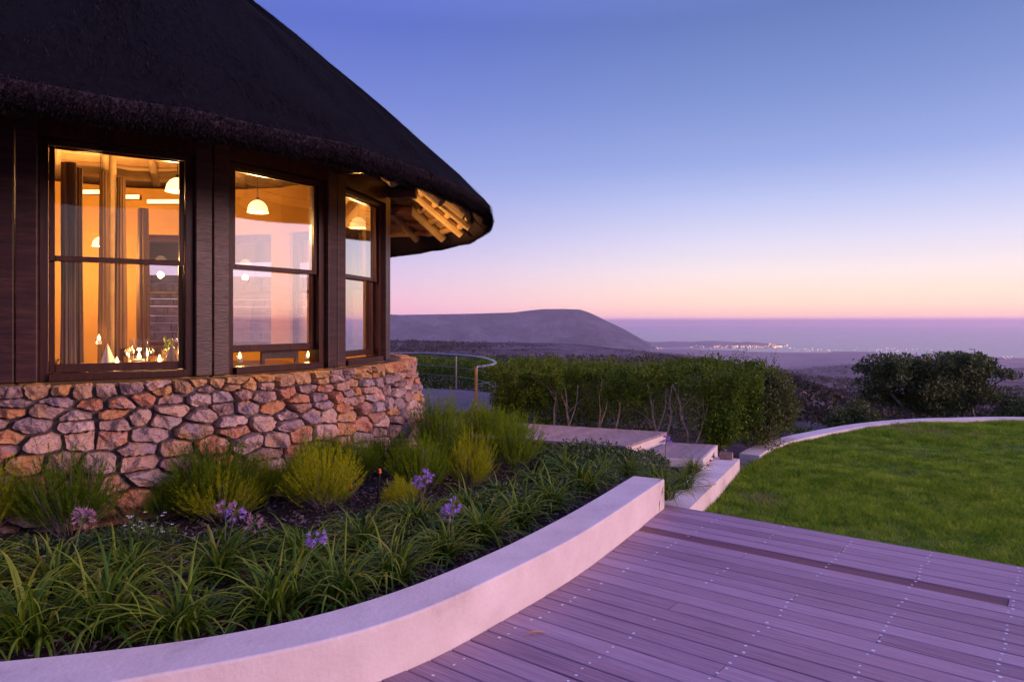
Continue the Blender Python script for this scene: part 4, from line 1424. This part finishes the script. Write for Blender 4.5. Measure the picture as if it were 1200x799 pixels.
# white-flowered plant
x, y = at(165, 655, .05)
t = thing('white_flowered_plant', 'small leafy plant with tiny white flowers in the left of the bed', 'plant', (x, y, float(bed_z(x, y))))
lb = MB()
for k in range(14):
    tip_ = np.array((RNG.normal(0, .10), RNG.normal(0, .06), RNG.uniform(.16, .30)))
    lb.tube([(0, 0, 0), tip_ * np.array((.6, .6, .55)), tip_], [.003, .0025, .0015], 5, 1)
    leaves(lb, tip_ * RNG.uniform(.35, 1, (22, 1)) + RNG.normal(0, .012, (22, 3)), .03, .5, .5)
lb.build('foliage', ['cover', 'stem'], t)
lb = MB()
for k in range(16):
    c_ = np.array((RNG.normal(0, .10), RNG.normal(0, .06), RNG.uniform(.20, .32)))
    for j in range(5):
        a = j * 2 * pi / 5
        e = np.array((cos(a), sin(a), .4)); g = np.array((-sin(a), cos(a), 0))
        lb.add([c_, c_ + e * .008 + g * .005, c_ + e * .016, c_ + e * .008 - g * .005], [(0, 1, 2, 3)])
lb.build('flowers', 'white', t, kind='stuff')

# irrigation stakes
for px, py, h, lab, tilt in ((441, 592, .30, 'thin black garden stake with orange cap, tallest one on bare mulch', .10), (410, 600, .22, 'short black garden stake with orange cap beside the rounded lime shrub', .04), (551, 528, .34, 'black garden stake in the shrubs near the terrace', .02)):
    x, y = at(px, py, .04)
    t = thing('garden_stake', lab, 'stake', (x, y, .02), 0, 'irrigation stakes in the bed')
    MB().tube([(0, 0, -.02), (tilt * h * .5, 0, h * .5), (tilt * h, 0, h)], [.008, .008, .009], 8).build('shaft', 'black', t)
    MB().lathe([(.001, h + .035), (.011, h + .03), (.013, h + .004), (.013, h - .004), (.001, h - .005)], 10, (tilt * h, 0, 0)).build('cap', 'orange' if 'orange' in lab else 'black', t)


# ------------------------------------------------------------------ hedges, bushes and trees
def foliage_body(poly, z0, z1f, n, size, seed, shell=.22, mats='hedge', hollow=None, gaps=-.25):
    """leaves filling a footprint: denser at the outside, with clumps and gaps"""
    r = np.random.default_rng(seed)
    poly = np.asarray(poly)
    lo, hi = poly.min(0), poly.max(0)
    Q = []
    got = 0
    while got < n:
        p_ = r.uniform(lo, hi, (n, 2)); p_ = p_[inside(poly, p_)]
        zt_ = z1f(p_[:, 0], p_[:, 1])
        z_ = z0 + (zt_ - z0) * r.uniform(0, 1, len(p_)) ** .7
        P_ = np.column_stack([p_, z_])
        nz = vnoise(P_, 9, seed + 1) + .6 * vnoise(P_, 22, seed + 2)
        keep_ = (nz > r.normal(gaps, .3, len(p_)))
        if hollow is not None: keep_ &= ~hollow(P_) | (r.random(len(p_)) < .03)
        Q.append(P_[keep_]); got += keep_.sum()
    return np.vstack(Q)[:n], r


HB0, HB1 = np.array((-.45, 10.45)), np.array((3.15, 8.95))
hd = unit(HB1 - HB0); hn = np.array((-hd[1], hd[0]))
def hp(u, v): return HB0 + hd * u + hn * v
hl_ = np.linalg.norm(HB1 - HB0)
def hedge_xy(P_): q_ = P_[:, :2] - HB0; return q_ @ hd, q_ @ hn
hedge = thing('hedge', 'long clipped dark green hedge on bare stems behind the planked path', 'hedge', (*hp(hl_ / 2, .8), 0))
hc = np.array((*hp(hl_ / 2, .8), 0))
hpoly = [hp(u, v) for u, v in ((0, .02), (.6, -.06), (1.6, .05), (2.5, -.02), (3.3, .05), (hl_ - .25, .0), (hl_ + .0, .4), (hl_ - .05, 1.3), (2, 1.9), (0, 1.9))]
def htop(x, y):
    P_ = np.column_stack([x, y, x * 0])
    u, v = hedge_xy(P_)
    return .90 + .03 * np.clip(v, 0, 2) + .035 * vnoise(P_, 5, 51) + .04 * vnoise(P_, 14, 52) + .05 * np.clip(u - 2, 0, 2)
def hhollow(P_):
    u, v = hedge_xy(P_)
    return (P_[:, 2] < .55 + .10 * np.sin(u * 5.1) + .07 * np.sin(u * 13)) & (u > .95 + .1 * np.sin(P_[:, 2] * 9)) & (u < 3.45) & (v < .8)
Q, r = foliage_body(hpoly, .02, htop, 90000, .03, 301, hollow=hhollow, gaps=.10)
u, v = hedge_xy(Q)
top_ = Q[:, 2] > htop(Q[:, 0], Q[:, 1]) - .16
keep = (v > .06 + .13 * vnoise(Q, 4.5, 88) + .06 * vnoise(Q, 13, 89)) & (v < .6) | top_ | (u > hl_ - .35) | (u < .35) | (r.random(len(Q)) < .12)
Q = Q[keep]
lb = MB(); leaves(lb, Q - hc, .040, .52, .45, 0, r)
# sprigs standing above the clipped top
k = 500
sp = np.column_stack([r.uniform(-.1, hl_ + .2, k), r.uniform(0, 1.7, k)])
for uu, vv in sp[:420]:
    b_ = hp(uu, vv); zt_ = float(htop(np.array([b_[0]]), np.array([b_[1]]))[0])
    ln = r.uniform(.04, .17)
    leaves(lb, np.column_stack([b_[0] + r.normal(0, .01, 9), b_[1] + r.normal(0, .01, 9), zt_ - .05 + ln * np.linspace(0, 1, 9)]) - hc, .03, .45, 1.2, 0, r)
lb.build('foliage', 'hedge', hedge)
for px, tilt, fork in ((645, .02, 0), (664, -.02, 1), (698, .03, 1), (717, .06, 0), (770, -.04, 1), (778, .05, 0), (806, -.06, 0), (814, .10, 0)):
    uu = ((px - 600) / F * HB0[1] - HB0[0]) / (hd[0] - (px - 600) / F * hd[1])
    b_ = hp(uu, .10)
    p_ = np.array((*b_, -.02)) - hc
    tb = MB()
    z1 = .5
    wv = lambda k_: np.array((r.normal(0, .012), r.normal(0, .012), 0))
    main = smoothcurve([p_, p_ + np.array((tilt * .6, .02, .17)) + wv(0), p_ + np.array((tilt * 1.5, .05, .36)) + wv(0), p_ + np.array((tilt * 1.9, .10, .54)) + wv(0), p_ + np.array((tilt * 2.8, .20, .78))], 14)
    tb.tube(main, np.linspace(.015, .006, 14) * r.uniform(.8, 1.15), 7)
    for kk in range(4):
        b0 = main[r.integers(4, 11)]
        e0 = b0 + np.array((r.normal(0, .10), r.uniform(-.02, .12), r.uniform(.14, .30)))
        tb.tube(smoothcurve([b0, (b0 + e0) / 2 + np.array((r.normal(0, .015), 0, .02)), e0], 7), np.linspace(.006, .0025, 7), 5)
    if fork:
        q0 = p_ + np.array((tilt * .5, .01, .12))
        tb.tube(smoothcurve([q0, q0 + np.array((.05, 0, .14)), q0 + np.array((.12, .04, .34)), q0 + np.array((.15, .12, .60))], 12), np.linspace(.011, .005, 12), 7)
    tb.build('trunk', 'bark', hedge, smooth=True)


def bush(name, label, c, rx, ry, h, n, size, seed, mat='olive', lobes=6, cat='bush', group=None):
    r = np.random.default_rng(seed)
    t = thing(name, label, cat, (c[0], c[1], c[2]), 0, group)
    Ps = []; Os = []
    for i in range(lobes):
        a = r.uniform(0, 2 * pi); q_ = sqrt(r.uniform(0, .5))
        lc = np.array((cos(a) * q_ * rx, sin(a) * q_ * ry, h * r.uniform(.38, .66)))
        lr = np.array((rx, ry, h)) * r.uniform(.36, .52) * np.array((1, 1, .8))
        k = n // lobes
        d_ = unit(r.normal(size=(k, 3)))
        rad = r.uniform(.55, 1.04, (k, 1)) * (1 + .14 * vnoise(d_, 5, seed + i)[:, None])
        P_ = lc + d_ * rad * lr
        keep_ = P_[:, 2] > .02
        Ps.append(P_[keep_]); Os.append(d_[keep_])
    P_ = np.vstack(Ps); O_ = np.vstack(Os)
    lb_ = MB(); leaves(lb_, P_, size, .5, .2, 0, r, O_ * .6)
    lb_.build('foliage', mat, t)
    tb = MB()
    for k in range(5):
        a = r.uniform(0, 2 * pi)
        tb.tube([(0.02 * k, 0, 0), (cos(a) * rx * .2, sin(a) * ry * .2, h * .3), (cos(a) * rx * .45, sin(a) * ry * .45, h * .6)], [.02 * h + .006, .015 * h + .004, .006], 6)
    tb.build('branches', 'bark_dark', t)
    return t


bush('bush', 'soft rounded olive bush closing the right end of the hedge', (3.50, 9.95, -.12), .62, .7, 1.08, 26000, .042, 401, 'olive', 9)
bush('bush', 'low leafy bush at the foot of the hedge where the lawn kerb begins', (2.75, 9.35, -.1), .42, .4, .7, 12000, .038, 402, 'hedge', 6)
bush('bush', 'low dark bush left of the spreading tree beyond the lawn', (7.55, 15.6, -.95), .6, .6, .80, 7000, .06, 404, 'tree_leaf', 6)
bush('bush', 'dark rounded bush right of the spreading tree, at the photo edge', (13.9, 18.2, -1.2), 1.5, 1.2, 1.0, 9000, .08, 405, 'tree_leaf', 7)
bush('bush', 'dim bush below the lawn kerb, just right of the hedge end', (5.6, 13.9, -1.0), .9, .6, .55, 6000, .05, 406, 'tree_leaf', 6)
0 and bush('bush', 'dark low bush tucked under the left side of the spreading tree', (9.4, 17.2, -1.2), 1.2, .8, 1.0, 7000, .07, 407, 'tree_leaf', 6)

# hedge behind the terrace railing
h2 = thing('hedge', 'dark clipped hedge curving behind the steel terrace railing', 'hedge', (-1.2, 18.8, -.3))
c2 = np.array((-1.2, 18.8, -.3))
poly2 = [(tcx + 3.45 * cos(t_), tcy + 3.5 * sin(t_)) for t_ in np.linspace(-.35, 2.2, 24)] + [(tcx + 6 * cos(t_), tcy + 6 * sin(t_)) for t_ in np.linspace(2.2, -.1, 24)] + [(1.2, 12.6)]
Q, r = foliage_body(poly2, -.35, lambda x, y: .62 + .05 * np.sin(x * 7) + .05 * np.sin(y * 6 + x * 3), 52000, .04, 501)
lb = MB(); leaves(lb, Q - c2, .062, .52, .5, 0, r)
lb.build('foliage', 'hedge', h2)
tb = MB()
h3 = thing('bush', 'sunken green shrubbery behind the hedge, showing just above its clipped top', 'shrubbery', (2.4, 12.6, -.4))
c3 = np.array((2.4, 12.6, -.4))
Q, r = foliage_body([(.3, 12.0), (3.2, 11.2), (4.6, 12.2), (4.2, 14.2), (.6, 14.4)], -.4, lambda x, y: .86 + .08 * np.sin(x * 4 + 1) * np.sin(y * 3) + .06 * np.sin(x * 11), 26000, .05, 502)
lb = MB(); leaves(lb, Q - c3, .055, .52, .5, 0, r); lb.build('foliage', 'olive', h3)

# spreading tree beyond the lawn
TY = 20.0
def tp(px, py, dy=0): return np.array(((px - 600) / F * TY, TY + dy, EYE + (HZ - py) / F * TY))
tb_ = tp(1100, 495)
tree = thing('milkwood_tree', 'low dark spreading tree with flat wide crown and pale stems beyond the lawn', 'tree', tuple(tb_))
r = np.random.default_rng(61)
lob = [(1034, 426, 22, 12), (1034, 440, 15, 12), (1056, 430, 24, 12), (1082, 428, 26, 13), (1108, 424, 28, 13), (1134, 424, 26, 12), (1156, 430, 22, 11), (1174, 437, 14, 7), (1186, 441, 9, 5), (1046, 452, 26, 14), (1078, 450, 30, 16), (1110, 448, 30, 17), (1138, 446, 22, 12), (1064, 470, 22, 12), (1100, 470, 26, 14), (1020, 433, 6, 5), (1128, 462, 18, 10), (1038, 466, 18, 11), (1084, 474, 24, 10), (1152, 460, 15, 9), (1112, 474, 16, 8)]
Ps, Os = [], []
for i, (x, y, rx, ry) in enumerate(lob):
    c_ = tp(x, y, r.uniform(-.9, .9)) - tb_
    k = int(300 * rx * ry / 40) + 160
    d_ = unit(r.normal(size=(k, 3)))
    rad = r.uniform(.35, 1.05, (k, 1)) * (1 + .22 * vnoise(d_, 4, 700 + i)[:, None])
    P_ = c_ + d_ * rad * np.array((rx / F * TY, .9, ry / F * TY))
    nz = vnoise(P_, 4.5, 71) + .5 * vnoise(P_, 11, 72); kk = nz > -.35
    Ps.append(P_[kk]); Os.append(d_[kk])
Ps = np.vstack(Ps); Os = np.vstack(Os)
lb = MB(); leaves(lb, Ps, .085, .6, .2, 0, r, Os * .5)
lb.build('crown', 'tree_leaf', tree)
for pts, w_ in (([(1079, 494), (1074, 476), (1062, 455), (1050, 438)], .06), ([(1082, 494), (1086, 470), (1092, 450), (1096, 432)], .055), ([(1110, 494), (1118, 476), (1114, 456), (1118, 434)], .05), ([(1118, 494), (1130, 478), (1142, 458), (1156, 438)], .055), ([(1140, 494), (1146, 474), (1164, 452), (1178, 441)], .05), ([(1060, 492), (1052, 474), (1040, 452), (1032, 434)], .05), ([(1112, 492), (1106, 476), (1098, 462), (1084, 446)], .035)):
    P_ = smoothcurve([tp(x, y, r.uniform(-.35, .35)) - tb_ for x, y in pts], 12)
    MB().tube(P_, np.linspace(w_, .018, 12), 7).build('trunk', 'bark_dark', tree, smooth=True)

# ------------------------------------------------------------------ terrace railing
rail_pts = [(-5.2, 17.3, .82), (-4.0, 17.9, .82)] + [(*at(x, y, .82), .82) for x, y in ((490, 414), (530, 415.6), (560, 418.2), (574, 421.4), (580.5, 425), (575, 428), (558, 430.4))]
rp = smoothcurve(rail_pts, 70)
rail = thing('terrace_railing', 'curved steel railing with thin wires round the terrace behind the house', 'railing', (-1.0, 15, 0))
ro = np.array((-1.0, 15, 0))
MB().tube(rp - ro, .026, 10).build('top_rail', 'steel', rail, smooth=True)
for z_ in (.52, .30):
    w_ = rp.copy(); w_[:, 2] = z_
    MB().tube(w_ - ro, .006, 6).build('wire', 'steel', rail, smooth=True)
for fx in (.22, .40, .80):
    i = int(fx * 69)
    p_ = rp[i] - ro
    MB().tube([(p_[0], p_[1], 0), (p_[0], p_[1], .80)], .022, 8).build('post', 'steel', rail)
p_ = rp[-1] - ro
MB().tube([(p_[0], p_[1], -.02), (p_[0], p_[1], .81)], [.03, .028], 10).build('end_post', 'pale_wood', rail)

# ------------------------------------------------------------------ small things lying about
x, y = np.array(w2[1]) + nl * .16 - d * .10 if False else (np.array(w2[1]) + np.array((-(np.array(w2[1]) - np.array(w2[0]))[1], (np.array(w2[1]) - np.array(w2[0]))[0])) / np.linalg.norm(np.array(w2[1]) - np.array(w2[0])) * .14 - (np.array(w2[1]) - np.array(w2[0])) / np.linalg.norm(np.array(w2[1]) - np.array(w2[0])) * .09)
t = thing('wooden_block', 'small reddish block with pale top left on the end of the short wall', 'block', (x, y, .0), -.4)
o_ = MB().box((0, 0, .035), (.075, .05, .034)).build('body', 'brick', t); bevel(o_, .006)
MB().box((0, 0, .074), (.07, .045, .004)).build('lid', 'steel', t)
x, y = at(626, 744, 0)
mb = MB()
n = 9
for k in range(n):
    t_ = k / (n - 1)
    w_ = .009 * sin(pi * t_) ** .6 + .0008
    mb.v.append(np.array([(-.06 + .12 * t_, -w_, .006 + .012 * sin(pi * t_)), (-.06 + .12 * t_, 0, .004 + .008 * sin(pi * t_)), (-.06 + .12 * t_, w_, .006 + .012 * sin(pi * t_))]))
mb.n = 3 * n
mb.f.append((np.array([(3 * k + j, 3 * k + j + 1, 3 * k + 4 + j, 3 * k + 3 + j) for k in range(n - 1) for j in (0, 1)]), 0))
o_ = mb.build('fallen_leaf', 'leaf_dead', None, (x, y, .002), label='single curled orange dead leaf lying on the deck boards', category='leaf')
o_.rotation_euler[2] = .35
x, y = at(822, 572, 0)
t = thing('flower_stalk', 'fallen dry flower stalk lying across the short straight wall', 'stalk', (x, y, .004))
MB().tube([(-.22, .02, .006), (-.1, .0, .012), (.06, -.01, .02)], .0035, 6).build('stem', 'leaf_dead', t)
lb = MB()
for k in range(14):
    d_ = RNG.normal(size=3); d_[0] += .8; d_[2] = abs(d_[2]) * .6; d_ /= np.linalg.norm(d_)
    b_ = np.array((.06, -.01, .02))
    lb.tube([b_, b_ + d_ * .07], [.0015, .001], 4)
    leaves(lb, np.array([b_ + d_ * .07]), .02, .5, .2)
lb.build('seed_head', 'leaf_dead', t)
